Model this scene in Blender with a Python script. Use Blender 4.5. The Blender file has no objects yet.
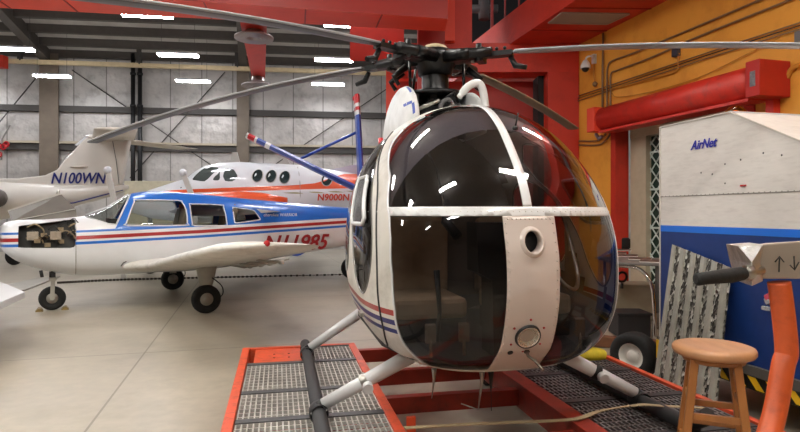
import bpy, math, random
from mathutils import Vector, Matrix
random.seed(7)
PI=math.pi
SC=bpy.context.scene
COL=SC.collection
FP=570.0; HZ=213.0; CH=1.55          # focal length in pixels, horizon row, camera height
V=Vector
# ------------------------------------------------------------------ geometry of the place
def at(px,py,Y): return V(((px-400)*Y/FP, Y, CH-(py-HZ)*Y/FP))
def on_z(px,py,z):
    Y=(CH-z)*FP/(py-HZ); return V(((px-400)*Y/FP,Y,z))
def ray(px,py): return V(((px-400)/FP,1.0,-(py-HZ)/FP))
def on_plane(px,py,P0,n):
    d=ray(px,py); C=V((0,0,CH)); t=(V(P0)-C).dot(V(n))/d.dot(V(n)); return C+d*t
# ------------------------------------------------------------------ materials
def lin(c): return tuple(((x/255)/12.92 if x/255<=.04045 else ((x/255+.055)/1.055)**2.4) for x in c)+(1,)
MATS={}
def mat(name,rgb,rough=.5,metal=0.,var=.0,scale=6.,bump=0.,coat=0.,dirt=None,dirt_amt=0.,dscale=2.,stretch=None,spec=.5):
    if name in MATS: return MATS[name]
    m=bpy.data.materials.new(name); m.use_nodes=True; nt=m.node_tree; b=nt.nodes['Principled BSDF']
    b.inputs['Roughness'].default_value=rough; b.inputs['Metallic'].default_value=metal
    b.inputs['Coat Weight'].default_value=coat; b.inputs['Specular IOR Level'].default_value=spec
    c=lin(rgb); b.inputs['Base Color'].default_value=c
    if var or bump or dirt:
        tc=nt.nodes.new('ShaderNodeTexCoord'); mp=nt.nodes.new('ShaderNodeMapping')
        nt.links.new(tc.outputs['Object'],mp.inputs[0])
        if stretch: mp.inputs['Scale'].default_value=stretch
        n=nt.nodes.new('ShaderNodeTexNoise'); n.inputs['Scale'].default_value=scale; n.inputs['Detail'].default_value=6
        nt.links.new(mp.outputs[0],n.inputs['Vector'])
        r=nt.nodes.new('ShaderNodeMapRange'); r.inputs[1].default_value=.3; r.inputs[2].default_value=.7
        r.inputs[3].default_value=1-var; r.inputs[4].default_value=1+var
        nt.links.new(n.outputs[0],r.inputs[0])
        mx=nt.nodes.new('ShaderNodeMix'); mx.data_type='RGBA'; mx.blend_type='MULTIPLY'; mx.inputs[0].default_value=1
        mx.inputs[6].default_value=c; nt.links.new(r.outputs[0],mx.inputs[7])
        out=mx.outputs[2]
        if dirt:
            n2=nt.nodes.new('ShaderNodeTexNoise'); n2.inputs['Scale'].default_value=dscale; n2.inputs['Detail'].default_value=8; n2.inputs['Roughness'].default_value=.65
            nt.links.new(mp.outputs[0],n2.inputs['Vector'])
            r2=nt.nodes.new('ShaderNodeMapRange'); r2.inputs[1].default_value=.5; r2.inputs[2].default_value=.68; r2.inputs[4].default_value=dirt_amt
            nt.links.new(n2.outputs[0],r2.inputs[0])
            m2=nt.nodes.new('ShaderNodeMix'); m2.data_type='RGBA'; nt.links.new(r2.outputs[0],m2.inputs[0])
            nt.links.new(out,m2.inputs[6]); m2.inputs[7].default_value=lin(dirt); out=m2.outputs[2]
        nt.links.new(out,b.inputs['Base Color'])
        if bump:
            bp=nt.nodes.new('ShaderNodeBump'); bp.inputs['Strength'].default_value=bump; bp.inputs['Distance'].default_value=.02
            nt.links.new(n.outputs[0],bp.inputs['Height']); nt.links.new(bp.outputs[0],b.inputs['Normal'])
    MATS[name]=m; return m
def glassmat(name,tint,rough=.02,ior=1.5,boost=1.0):
    m=bpy.data.materials.new(name); m.use_nodes=True; nt=m.node_tree
    for n in list(nt.nodes):
        if n.type!='OUTPUT_MATERIAL': nt.nodes.remove(n)
    o=nt.nodes['Material Output']; t=nt.nodes.new('ShaderNodeBsdfTransparent'); t.inputs[0].default_value=lin(tint)
    g=nt.nodes.new('ShaderNodeBsdfGlossy'); g.inputs['Roughness'].default_value=rough
    f=nt.nodes.new('ShaderNodeFresnel'); ge=nt.nodes.new('ShaderNodeNewGeometry')
    e=nt.nodes.new('ShaderNodeMath'); e.operation='MULTIPLY_ADD'; e.inputs[1].default_value=-2; e.inputs[2].default_value=1; nt.links.new(ge.outputs['Backfacing'],e.inputs[0])
    pw=nt.nodes.new('ShaderNodeMath'); pw.operation='POWER'; pw.inputs[0].default_value=ior; nt.links.new(e.outputs[0],pw.inputs[1]); nt.links.new(pw.outputs[0],f.inputs[0])
    mu=nt.nodes.new('ShaderNodeMath'); mu.operation='MULTIPLY'; mu.use_clamp=True; mu.inputs[1].default_value=boost
    nt.links.new(f.outputs[0],mu.inputs[0])
    mx=nt.nodes.new('ShaderNodeMixShader'); nt.links.new(mu.outputs[0],mx.inputs[0]); nt.links.new(t.outputs[0],mx.inputs[1]); nt.links.new(g.outputs[0],mx.inputs[2])
    nt.links.new(mx.outputs[0],o.inputs[0]); MATS[name]=m; return m
def emit(name,rgb,s):
    m=bpy.data.materials.new(name); m.use_nodes=True; b=m.node_tree.nodes['Principled BSDF']
    b.inputs['Emission Color'].default_value=lin(rgb); b.inputs['Emission Strength'].default_value=s; b.inputs['Base Color'].default_value=lin((230,230,230)); MATS[name]=m; return m

white=mat('white paint',(216,218,221),.3,coat=.3,var=.04,scale=3)
white_dirty=mat('weathered white paint',(212,209,203),.4,var=.06,scale=4,dirt=(130,125,115),dirt_amt=.35,dscale=5)
cream_jet=mat('cream jet paint',(212,206,196),.32,var=.05,scale=2,coat=.2)
plane_blue=mat('aircraft blue paint',(32,104,196),.28,coat=.4)
stripe_red=mat('stripe red paint',(160,40,42),.3,coat=.3)
navy=mat('navy paint',(30,38,110),.35)
orange_jet=mat('orange jet paint',(222,84,36),.35,coat=.3)
olive=mat('olive line paint',(150,145,95),.5)
black=mat('black plastic',(18,18,19),.45,var=.2,scale=20)
blackmetal=mat('black oily metal',(24,24,26),.35,metal=.4,var=.3,scale=15)
rubber=mat('tyre rubber',(22,22,22),.8,var=.25,scale=30,bump=.2)
bladegrey=mat('rotor blade grey',(72,73,76),.35,metal=.2,var=.08,scale=8)
bladelight=mat('rotor blade light edge',(150,152,158),.35,metal=.2)
bladebrown=mat('rotor blade brown grey',(108,98,84),.5)
steel=mat('brushed steel',(168,166,160),.35,metal=.9,var=.15,scale=12)
chrome=mat('chrome',(215,215,215),.12,metal=1)
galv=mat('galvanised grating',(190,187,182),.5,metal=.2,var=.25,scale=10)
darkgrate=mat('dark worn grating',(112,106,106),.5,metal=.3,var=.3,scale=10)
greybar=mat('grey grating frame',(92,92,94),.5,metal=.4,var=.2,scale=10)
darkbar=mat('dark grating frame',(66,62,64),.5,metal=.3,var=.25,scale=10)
cart_orange=mat('cart orange paint',(214,82,46),.45,var=.08,scale=8,dirt=(120,60,40),dirt_amt=.5,dscale=14)
cart_red=mat('cart red oxide paint',(150,44,28),.5,var=.15,scale=8,dirt=(80,40,30),dirt_amt=.5,dscale=10)
orange_post=mat('orange post paint',(210,92,46),.4,var=.08,scale=8,dirt=(150,60,35),dirt_amt=.4,dscale=18)
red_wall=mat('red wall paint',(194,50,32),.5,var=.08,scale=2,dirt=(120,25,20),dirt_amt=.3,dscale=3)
red_bright=mat('bright red tone',(226,72,48),.5,var=.06,scale=2)
red_dark=mat('dark red tone',(146,30,22),.5,var=.12,scale=2)
red_tube=mat('red roller cover paint',(206,52,40),.42,var=.08,scale=4,dirt=(90,60,60),dirt_amt=.35,dscale=5)
yellow_wall=mat('yellow ochre wall paint',(232,162,62),.55,var=.05,scale=1.5,dirt=(190,115,35),dirt_amt=.35,dscale=2.5,bump=.03)
conduit=mat('conduit grey brown',(132,104,74),.5,metal=.2)
conduit_y=mat('painted yellow conduit',(196,130,44),.5)
purlin=mat('dark brown purlin steel',(74,68,62),.6,var=.1)
insul=mat('roof insulation',(186,182,176),.6,var=.15,scale=1.5)
colbrown=mat('brown column steel',(112,100,86),.6,var=.12,scale=3)
creampipe=mat('cream pipe paint',(206,186,146),.5,var=.08)
girt=mat('dark girt',(62,58,54),.6)
girtcream=mat('cream girt flange',(176,164,142),.6)
dark=mat('dark interior',(16,15,15),.7)
darkgrey=mat('dark grey trim',(46,46,48),.6,var=.1)
beige=mat('beige upholstery',(176,150,118),.75,var=.1,scale=12)
wood=mat('honey oak wood',(160,104,54),.42,var=.18,scale=14,stretch=(1,1,.15),coat=.25)
wood_top=mat('worn oak seat',(188,138,98),.45,var=.14,scale=14,stretch=(1,.25,1),coat=.2)
trail_white=mat('trailer white skin',(218,214,210),.5,var=.04,scale=9,stretch=(1,1,5),dirt=(180,174,168),dirt_amt=.3,dscale=6)
trail_blue=mat('trailer dark blue',(22,54,118),.42,var=.08,scale=6,dirt=(16,36,84),dirt_amt=.35,dscale=4)
trail_band=mat('trailer bright blue band',(26,112,222),.4)
yellow=mat('hazard yellow',(232,182,30),.5,var=.05)
red_small=mat('small red plastic',(180,24,30),.35)
silvertape=mat('silver foil tape',(186,184,184),.3,metal=.7,bump=.9,scale=16,var=.1)
cardboard=mat('grey brown painted box',(158,148,138),.55,var=.06,scale=12)
strap=mat('beige webbing strap',(168,150,118),.8,var=.1,scale=40)
palegrey=mat('pale grey paint',(170,168,160),.5,var=.08)
amber=glassmat('amber lamp glass',(255,196,90),.05)
glass_heli=glassmat('tinted canopy glass',(172,168,168),.012,1.48,1.1)
glass_up=glassmat('tinted upper canopy glass',(186,186,198),.03,1.5,2.8)
glass_clear=glassmat('aircraft clear glass',(222,226,224),.02,1.45,1.0)
glass_dark=mat('dark porthole glass',(28,44,44),.08,coat=.5)
lamp_on=emit('lit lamp diffuser',(250,250,255),40)
lamp_front=emit('lit front bay diffuser',(255,250,240),52)
# ------------------------------------------------------------------ mesh builder
BASE={}
class MB:
    def __init__(s): s.v=[]; s.f=[]; s.sm=[]; s.mi=[]
    def add(s,vs,fs,smooth=False,mi=0):
        o=len(s.v); s.v+= [V(p) for p in vs]; s.f+=[tuple(o+i for i in f) for f in fs]; s.sm+=[smooth]*len(fs); s.mi+=[mi]*len(fs); return s
    def hexa(s,p,mi=0):  # 4 bottom ccw, 4 top ccw
        return s.add(p,[(3,2,1,0),(4,5,6,7),(0,1,5,4),(1,2,6,5),(2,3,7,6),(3,0,4,7)],mi=mi)
    def box(s,c,d,X=(1,0,0),Y=(0,1,0),Z=(0,0,1),mi=0):
        c=V(c); X=V(X).normalized()*d[0]/2; Y=V(Y).normalized()*d[1]/2; Z=V(Z).normalized()*d[2]/2
        return s.hexa([c-X-Y-Z,c+X-Y-Z,c+X+Y-Z,c-X+Y-Z,c-X-Y+Z,c+X-Y+Z,c+X+Y+Z,c-X+Y+Z],mi)
    def beam(s,a,b,w,h,up=(0,0,1),mi=0):
        a=V(a); b=V(b); d=(b-a); L=d.length; d.normalize(); up=V(up); x=d.cross(up)
        if x.length<1e-4: x=d.cross(V((1,0,0)))
        x.normalize(); z=x.cross(d)
        return s.box((a+b)/2,(w,L,h),x,d,z,mi)
    def prism(s,pts,off,mi=0):
        off=V(off); n=len(pts); a=[V(p) for p in pts]; b=[p+off for p in a]
        return s.add(a+b,[tuple(range(n-1,-1,-1)),tuple(range(n,2*n))]+[(i,(i+1)%n,n+(i+1)%n,n+i) for i in range(n)],mi=mi)
    def tube(s,pts,r,n=10,caps=True,mi=0,smooth=True,flat=1.0):
        pts=[V(p) for p in pts]; R=r if isinstance(r,(list,tuple)) else [r]*len(pts)
        vs=[];up=None
        for i,p in enumerate(pts):
            d=(pts[min(i+1,len(pts)-1)]-pts[max(i-1,0)]).normalized()
            if up is None:
                up=V((0,0,1)) if abs(d.z)<.9 else V((1,0,0))
            x=d.cross(up); x.normalize(); y=x.cross(d); up=y
            for k in range(n):
                a=2*PI*k/n; vs.append(p+(x*math.cos(a)+y*math.sin(a)*flat)*R[i])
        fs=[(i*n+k,i*n+(k+1)%n,(i+1)*n+(k+1)%n,(i+1)*n+k) for i in range(len(pts)-1) for k in range(n)]
        s.add(vs,fs,smooth,mi)
        if caps:
            o=len(s.v)-len(vs); L=len(pts)
            s.f.append(tuple(o+k for k in range(n-1,-1,-1))); s.f.append(tuple(o+(L-1)*n+k for k in range(n))); s.sm+=[False]*2; s.mi+=[mi]*2
        return s
    def lathe(s,prof,o=(0,0,0),ax=(0,0,1),n=24,mi=0,smooth=True):
        ax=V(ax).normalized(); o=V(o); x=ax.orthogonal().normalized(); y=ax.cross(x)
        vs=[o+ax*h+(x*math.cos(2*PI*k/n)+y*math.sin(2*PI*k/n))*max(r,1e-4) for r,h in prof for k in range(n)]
        fs=[(i*n+k,i*n+(k+1)%n,(i+1)*n+(k+1)%n,(i+1)*n+k) for i in range(len(prof)-1) for k in range(n)]
        return s.add(vs,fs,smooth,mi)
    def loft(s,rings,caps=True,smooth=True,mi=0):
        n=len(rings[0]); vs=[V(p) for r in rings for p in r]
        fs=[(i*n+k,i*n+(k+1)%n,(i+1)*n+(k+1)%n,(i+1)*n+k) for i in range(len(rings)-1) for k in range(n)]
        if caps: fs+=[tuple(range(n-1,-1,-1)),tuple((len(rings)-1)*n+k for k in range(n))]
        return s.add(vs,fs,smooth,mi)
    def ball(s,c,r,n=12,mi=0,sc=(1,1,1)):
        c=V(c); vs=[];m=n//2
        for i in range(m+1):
            t=PI*i/m
            for k in range(n):
                a=2*PI*k/n; vs.append(c+V((r*sc[0]*math.sin(t)*math.cos(a),r*sc[1]*math.sin(t)*math.sin(a),r*sc[2]*math.cos(t))))
        fs=[(i*n+k,(i+1)*n+k,(i+1)*n+(k+1)%n,i*n+(k+1)%n) for i in range(m) for k in range(n)]
        return s.add(vs,fs,True,mi)
    def polys(s,P,smooth=True,mi=0):     # list of polygons (tuples of Vectors) welded
        idx={}; o=len(s.v)
        for p in P:
            ids=[]
            for q in p:
                k=(round(q[0],5),round(q[1],5),round(q[2],5))
                if k not in idx: idx[k]=len(s.v); s.v.append(V(q))
                if not ids or ids[-1]!=idx[k]: ids.append(idx[k])
            if len(ids)>1 and ids[0]==ids[-1]: ids.pop()
            if len(set(ids))>=3: s.f.append(tuple(ids)); s.sm.append(smooth); s.mi.append(mi)
        return s
    def build(s,name,m,parent=None,bevel=0,solid=0,base=None):
        me=bpy.data.meshes.new(name)
        if parent is not None: b=BASE[parent.name]
        elif base is not None: b=V(base)
        else:
            xs=[p.x for p in s.v]; ys=[p.y for p in s.v]; b=V(((min(xs)+max(xs))/2,(min(ys)+max(ys))/2,min(p.z for p in s.v)))
        me.from_pydata([p-b for p in s.v],[],s.f)
        for q in (m if isinstance(m,(list,tuple)) else [m]): me.materials.append(q)
        me.polygons.foreach_set('use_smooth',s.sm); me.polygons.foreach_set('material_index',s.mi)
        me.update()
        o=bpy.data.objects.new(name,me); COL.objects.link(o)
        if parent is not None: o.parent=parent
        else: o.location=b
        BASE[o.name]=b
        if bevel:
            q=o.modifiers.new('bevel','BEVEL'); q.width=bevel; q.segments=2; q.limit_method='ANGLE'
        if solid:
            q=o.modifiers.new('solid','SOLIDIFY'); q.thickness=solid; q.offset=-1
        return o
def tag(o,label=None,cat=None,group=None,kind=None):
    if label: o['label']=label
    if cat: o['category']=cat
    if group: o['group']=group
    if kind: o['kind']=kind
    return o
def thing(name,base,label,cat,group=None):
    o=bpy.data.objects.new(name,None); COL.objects.link(o); o.location=V(base); o.empty_display_size=.1
    BASE[o.name]=V(base); return tag(o,label,cat,group)
def struct(name,mb,m,label=None,bevel=0):
    o=mb.build(name,m,bevel=bevel); o['kind']='structure'; o['label']=label or name.replace('_',' '); o['category']=name.split('_')[0]; return o
TN=[0]
def trim(mb,m,label,bevel=0):
    TN[0]+=1; return struct('trim_%d'%TN[0],mb,m,label,bevel)
def dup(o,parent=None):
    c=o.copy(); COL.objects.link(c)
    if parent is not None: c.parent=parent
    for ch in [x for x in ALLCH(o)]: dup(ch,c)
    return c
def ALLCH(o): return [x for x in bpy.data.objects if x.parent==o]
def text(name,body,size,o,xd,ud,m,parent=None,shear=0,ext=.002,width=1.0,bold=0.):
    cu=bpy.data.curves.new(name,'FONT'); cu.body=body; cu.size=size; cu.extrude=ext; cu.shear=shear; cu.offset=bold
    cu.resolution_u=3
    t=bpy.data.objects.new(name+'_tmp',cu); COL.objects.link(t); bpy.context.view_layer.update()
    dg=bpy.context.evaluated_depsgraph_get(); me=bpy.data.meshes.new_from_object(t.evaluated_get(dg))
    bpy.data.objects.remove(t); bpy.data.curves.remove(cu)
    xd=V(xd).normalized(); ud=V(ud).normalized(); n=xd.cross(ud)
    mb=MB(); vs=[V(o)+xd*(p.co.x*width)+ud*p.co.y+n*p.co.z for p in me.vertices]
    mb.add(vs,[tuple(p.vertices) for p in me.polygons])
    bpy.data.meshes.remove(me)
    return mb.build(name,m,parent)
def clip(P,f):      # split polygons by the sign of f: returns (negative, positive)
    neg=[];pos=[]
    for p in P:
        d=[f(q) for q in p]
        if all(x<=0 for x in d): neg.append(p); continue
        if all(x>=0 for x in d): pos.append(p); continue
        A=[];B=[]
        for i in range(len(p)):
            a,b=p[i],p[(i+1)%len(p)]; x,y=d[i],d[(i+1)%len(p)]
            if x<=0: A.append(a)
            if x>=0: B.append(a)
            if x*y<0:
                if (a[0],a[1],a[2])<(b[0],b[1],b[2]): t=x/(x-y); c=a+(b-a)*t
                else: t=y/(y-x); c=b+(a-b)*t
                A.append(c);B.append(c)
        if len(A)>2: neg.append(tuple(A))
        if len(B)>2: pos.append(tuple(B))
    return neg,pos
def sdf(poly,x,y):  # negative inside
    ins=False; best=1e9; n=len(poly)
    for i in range(n):
        x1,y1=poly[i]; x2,y2=poly[(i+1)%n]
        if (y1>y)!=(y2>y) and x<(x2-x1)*(y-y1)/(y2-y1)+x1: ins=not ins
        dx,dy=x2-x1,y2-y1; t=max(0,min(1,((x-x1)*dx+(y-y1)*dy)/(dx*dx+dy*dy)))
        best=min(best,math.hypot(x-x1-t*dx,y-y1-t*dy))
    return -best if ins else best
def lerp_tab(T,x):
    if x<=T[0][0]: return T[0][1]
    for (a,b),(c,d) in zip(T,T[1:]):
        if x<=c: return b+(d-b)*(x-a)/(c-a)
    return T[-1][1]
def grid(rings):    # closed rings -> quads
    n=len(rings[0]); return [(rings[i][k],rings[i][(k+1)%n],rings[i+1][(k+1)%n],rings[i+1][k]) for i in range(len(rings)-1) for k in range(n)]
def smoothpts(pts,m=8):
    out=[];n=len(pts)
    for i in range(n-1):
        p0=V(pts[max(i-1,0)]);p1=V(pts[i]);p2=V(pts[i+1]);p3=V(pts[min(i+2,n-1)])
        for k in range(m):
            t=k/m; out.append(.5*((2*p1)+(p2-p0)*t+(2*p0-5*p1+4*p2-p3)*t*t+(3*p1-p0-3*p2+p3)*t**3))
    out.append(V(pts[-1])); return out
# ------------------------------------------------------------------ camera, world, view
cam=bpy.data.cameras.new('camera'); co=bpy.data.objects.new('camera',cam); COL.objects.link(co)
co.location=(0,0,CH); co.rotation_euler=(PI/2,0,0); cam.sensor_width=36; cam.lens=36*FP/800; cam.shift_y=-3/800; cam.clip_start=.05; cam.clip_end=200
SC.camera=co
w=bpy.data.worlds.new('world'); SC.world=w; w.use_nodes=True; w.node_tree.nodes['Background'].inputs[0].default_value=(.8,.85,.9,1); w.node_tree.nodes['Background'].inputs[1].default_value=.3
SC.view_settings.view_transform='Standard'; SC.view_settings.look='None'; SC.view_settings.gamma=1; SC.view_settings.exposure=1.05
try: SC.view_settings.use_curve_mapping=False
except Exception: pass
SC.cycles.use_denoising=True
SC.cycles.max_bounces=10; SC.cycles.diffuse_bounces=4; SC.cycles.transparent_max_bounces=16
SC.cycles.sample_clamp_indirect=6
# ------------------------------------------------------------------ floor
D=V((-.254,.967,0)); B=V((.967,.254,0))
def floor_material():
    m=mat('polished concrete',(168,160,145),.38,var=.07,scale=1.2,dirt=(140,132,116),dirt_amt=.45,dscale=.9,spec=.35)
    nt=m.node_tree; b=nt.nodes['Principled BSDF']; src=b.inputs['Base Color'].links[0].from_socket
    tc=nt.nodes.new('ShaderNodeTexCoord'); mp=nt.nodes.new('ShaderNodeMapping'); nt.links.new(tc.outputs['Object'],mp.inputs[0])
    mp.inputs['Rotation'].default_value=(0,0,-math.atan2(.254,.967)); mp.inputs['Location'].default_value=(0.83,1.3,0)
    sx=nt.nodes.new('ShaderNodeSeparateXYZ'); nt.links.new(mp.outputs[0],sx.inputs[0])
    prev=src
    n=nt.nodes.new('ShaderNodeTexNoise'); n.inputs['Scale'].default_value=9; n.inputs['Detail'].default_value=8; nt.links.new(tc.outputs['Object'],n.inputs['Vector'])
    r=nt.nodes.new('ShaderNodeMapRange'); r.inputs[1].default_value=.35; r.inputs[2].default_value=.65; r.inputs[3].default_value=.93; r.inputs[4].default_value=1.06; nt.links.new(n.outputs[0],r.inputs[0])
    q=nt.nodes.new('ShaderNodeMix'); q.data_type='RGBA'; q.blend_type='MULTIPLY'; q.inputs[0].default_value=1; nt.links.new(prev,q.inputs[6]); nt.links.new(r.outputs[0],q.inputs[7]); prev=q.outputs[2]
    for ax in (0,1):
        a=nt.nodes.new('ShaderNodeMath'); a.operation='PINGPONG'; a.inputs[1].default_value=1.9; nt.links.new(sx.outputs[ax],a.inputs[0])
        c=nt.nodes.new('ShaderNodeMath'); c.operation='LESS_THAN'; c.inputs[1].default_value=.009; nt.links.new(a.outputs[0],c.inputs[0])
        k=nt.nodes.new('ShaderNodeMath'); k.operation='MULTIPLY'; k.inputs[1].default_value=.55; nt.links.new(c.outputs[0],k.inputs[0])
        q=nt.nodes.new('ShaderNodeMix'); q.data_type='RGBA'; nt.links.new(k.outputs[0],q.inputs[0]); nt.links.new(prev,q.inputs[6]); q.inputs[7].default_value=lin((84,76,66)); prev=q.outputs[2]
    nt.links.new(prev,b.inputs['Base Color'])
    rr=nt.nodes.new('ShaderNodeMapRange'); rr.inputs[3].default_value=.3; rr.inputs[4].default_value=.5; nt.links.new(n.outputs[0],rr.inputs[0]); nt.links.new(rr.outputs[0],b.inputs['Roughness'])
    return m
struct('floor',MB().hexa([(-26,-9,-.2),(12,-9,-.2),(12,30,-.2),(-26,30,-.2),(-26,-9,0),(12,-9,0),(12,30,0),(-26,30,0)]),floor_material(),'polished concrete floor')
# ------------------------------------------------------------------ back wall
WN=V((.13,-1,0)).normalized(); WP=V((0,24.8,0)); WX=V((1,.13,0)).normalized()
def bw(px,py,off=0): return on_plane(px,py,WP+WN*off,WN)
def wpt(x,z,off=0): return V((x,24.8+.13*x,z))+WN*off
def wall_material():
    m=mat('silver wall insulation panels',(182,177,171),.42,metal=.2,var=.16,scale=.9,dirt=(120,116,112),dirt_amt=.5,dscale=2.2)
    nt=m.node_tree; b=nt.nodes['Principled BSDF']; prev=b.inputs['Base Color'].links[0].from_socket
    tc=nt.nodes.new('ShaderNodeTexCoord'); sx=nt.nodes.new('ShaderNodeSeparateXYZ'); nt.links.new(tc.outputs['Object'],sx.inputs[0])
    a=nt.nodes.new('ShaderNodeMath'); a.operation='PINGPONG'; a.inputs[1].default_value=.62; nt.links.new(sx.outputs[0],a.inputs[0])
    c=nt.nodes.new('ShaderNodeMath'); c.operation='LESS_THAN'; c.inputs[1].default_value=.022; nt.links.new(a.outputs[0],c.inputs[0])
    k=nt.nodes.new('ShaderNodeMath'); k.operation='MULTIPLY'; k.inputs[1].default_value=.6; nt.links.new(c.outputs[0],k.inputs[0])
    q=nt.nodes.new('ShaderNodeMix'); q.data_type='RGBA'; nt.links.new(k.outputs[0],q.inputs[0]); nt.links.new(prev,q.inputs[6]); q.inputs[7].default_value=lin((70,66,62))
    nt.links.new(q.outputs[2],b.inputs['Base Color'])
    n=nt.nodes.new('ShaderNodeTexNoise'); n.inputs['Scale'].default_value=3; nt.links.new(tc.outputs['Object'],n.inputs['Vector'])
    bp=nt.nodes.new('ShaderNodeBump'); bp.inputs['Strength'].default_value=.5; bp.inputs['Distance'].default_value=.08; nt.links.new(n.outputs[0],bp.inputs['Height']); nt.links.new(bp.outputs[0],b.inputs['Normal'])
    return m
struct('wall_back',MB().prism([wpt(-26,0),wpt(12,0),wpt(12,8.15),wpt(-26,8.15)],-WN*.15),wall_material(),'silver insulated back wall of the hangar')
for z,h in ((5.74,.24),(4.2,.24)):
    trim(MB().beam(wpt(-26,z,.1),wpt(10,z,.1),.18,h),girt,'dark horizontal wall girt')
trim(MB().beam(wpt(-26,4.38,.14),wpt(10,4.38,.14),.28,.09),girtcream,'cream ledge on the lower wall girt')
trim(MB().beam(wpt(-26,2.6,.1),wpt(10,2.6,.1),.18,.2),girt,'dark low wall girt')
for pa,pb,wid in ((40,58,.7),(236,250,.5)):
    a=bw((pa+pb)/2,150,.3); zt=7.9
    m_=MB(); m_.box((a.x,a.y,zt/2),(wid,.08,zt),WX,WN); m_.box(V((a.x,a.y,zt/2))+WN*-.18,(.06,.36,zt),WX,WN); m_.box(V((a.x,a.y,zt/2))+WN*-.34,(wid,.05,zt),WX,WN)
    trim(m_,colbrown,'brown steel wall column')
    # rafter running from the column towards the camera
    s=V((a.x,a.y,7.75)); e=s+D*-13.5+V((0,0,1.35))
    trim(MB().beam(s,e,.1,.55).beam(s+V((0,0,-.28)),e+V((0,0,-.28)),.32,.04),purlin,'dark brown roof rafter')
# cross bracing rods
for p,q in (((60,150),(30,168)),((62,60),(110,110)),((36,75),(0,104)),((200,75),(160,120)),((237,45),(228,15)),((150,112),(190,75)),((118,116),(132,128)),((175,140),(128,180)),((160,150),(182,172))):
    pass
br=MB()
for p,q in (((72,70),(230,178)),((225,72),(130,178)),((-40,170),(36,78)),((255,178),(400,80))):
    br.tube([bw(p[0],p[1],.16),bw(q[0],q[1],.16)],.022,6)
trim(br,girt,'thin diagonal bracing rods')
# roof
def roofpt(x,d,dz=0): return wpt(x,8.05+.1*d+dz,d)
struct('ceiling',MB().hexa([roofpt(-26,0),roofpt(12,0),roofpt(12,16),roofpt(-26,16),roofpt(-26,0,.15),roofpt(12,0,.15),roofpt(12,16,.15),roofpt(-26,16,.15)]),insul,'insulated hangar roof')
for i in range(11):
    d=.25+1.22*i
    trim(MB().beam(roofpt(-26,d,-.13),roofpt(11,d,-.13),.09,.26).beam(roofpt(-26,d-.07,-.26),roofpt(11,d-.07,-.26),.2,.03),purlin,'dark roof purlin')
# overhead cream crane rail
trim(MB().beam(wpt(-24,7.38,1.0),wpt(10,7.34,1.0),.14,.16),creampipe,'cream overhead rail along the back wall')
for px in (20,139,237,395):
    a=bw(px,60,1.0); trim(MB().beam((a.x,a.y,7.4),(a.x,a.y,8.15),.14,.14,up=(1,0,0)),girt,'rail hanger bracket')
# twin black downpipes
for px in (133,140):
    a=bw(px,100,.26); t=MB().tube([(a.x,a.y,.0),(a.x,a.y,8.02)],.085,12)
    for z in (2,4.4,5.9,7.2): t.lathe([(.085,-.05),(.115,-.05),(.115,.05),(.085,.05)],(a.x,a.y,z),(0,0,1),12)
    tag(t.build('downpipe',black),'left black downpipe of the pair on the silver wall' if px==133 else 'right black downpipe of the pair on the silver wall','pipe','black wall downpipes')
# enclosing walls out of frame
struct('wall_left',MB().hexa([(-26.2,-9,0),(-26,-9,0),(-26,22,0),(-26.2,22,0),(-26.2,-9,9),(-26,-9,9),(-26,22,9),(-26.2,22,9)]),insul,'far left hangar wall')
struct('wall_rear',MB().hexa([(-26,-9.2,0),(12,-9.2,0),(12,-9,0),(-26,-9,0),(-26,-9.2,9),(12,-9.2,9),(12,-9,9),(-26,-9,9)]),mat('rear wall grey',(120,116,110),.6,var=.1,scale=.5),'rear wall behind the viewer')
# ------------------------------------------------------------------ red portal beam (parallel to back wall)
BZ=4.6
def bmf(x): return 9.45+.163*x     # far edge
def bmn(x): return 8.80+.2*x
def xs(x0,x1,n): return [x0+(x1-x0)*i/n for i in range(n+1)]
pb=MB()
x0,x1=-12,.75
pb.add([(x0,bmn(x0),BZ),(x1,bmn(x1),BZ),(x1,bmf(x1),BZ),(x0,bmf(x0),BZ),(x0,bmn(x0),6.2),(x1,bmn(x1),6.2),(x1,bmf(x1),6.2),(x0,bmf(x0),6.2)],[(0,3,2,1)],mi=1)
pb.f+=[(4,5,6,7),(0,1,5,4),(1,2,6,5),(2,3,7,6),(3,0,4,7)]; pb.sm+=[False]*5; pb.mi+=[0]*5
trim(pb,[red_dark,red_bright],'red portal beam across the hangar opening')  # underside in brighter red, the other faces in darker red
sm=MB()
for px in (30,88,210,300,372):
    f=on_z(px+3,20,BZ); X=f.x
    for i in range(1):
        a=V((X,bmf(X)-.01,BZ-.004)); b=V((X+.12,bmn(X+.12)+.01,BZ-.004)); sm.beam(a,b,.02,.012)
trim(sm,red_dark,'panel joints under the portal beam')
struct('ceiling',MB().hexa([(-26,-9,5.7),(12,-9,5.7),(12,10.4,5.7),(-26,6,5.7),(-26,-9,5.9),(12,-9,5.9),(12,10.4,5.9),(-26,6,5.9)]),mat('front bay ceiling',(150,146,144),.7,var=.1),'ceiling of the front bay')
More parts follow.
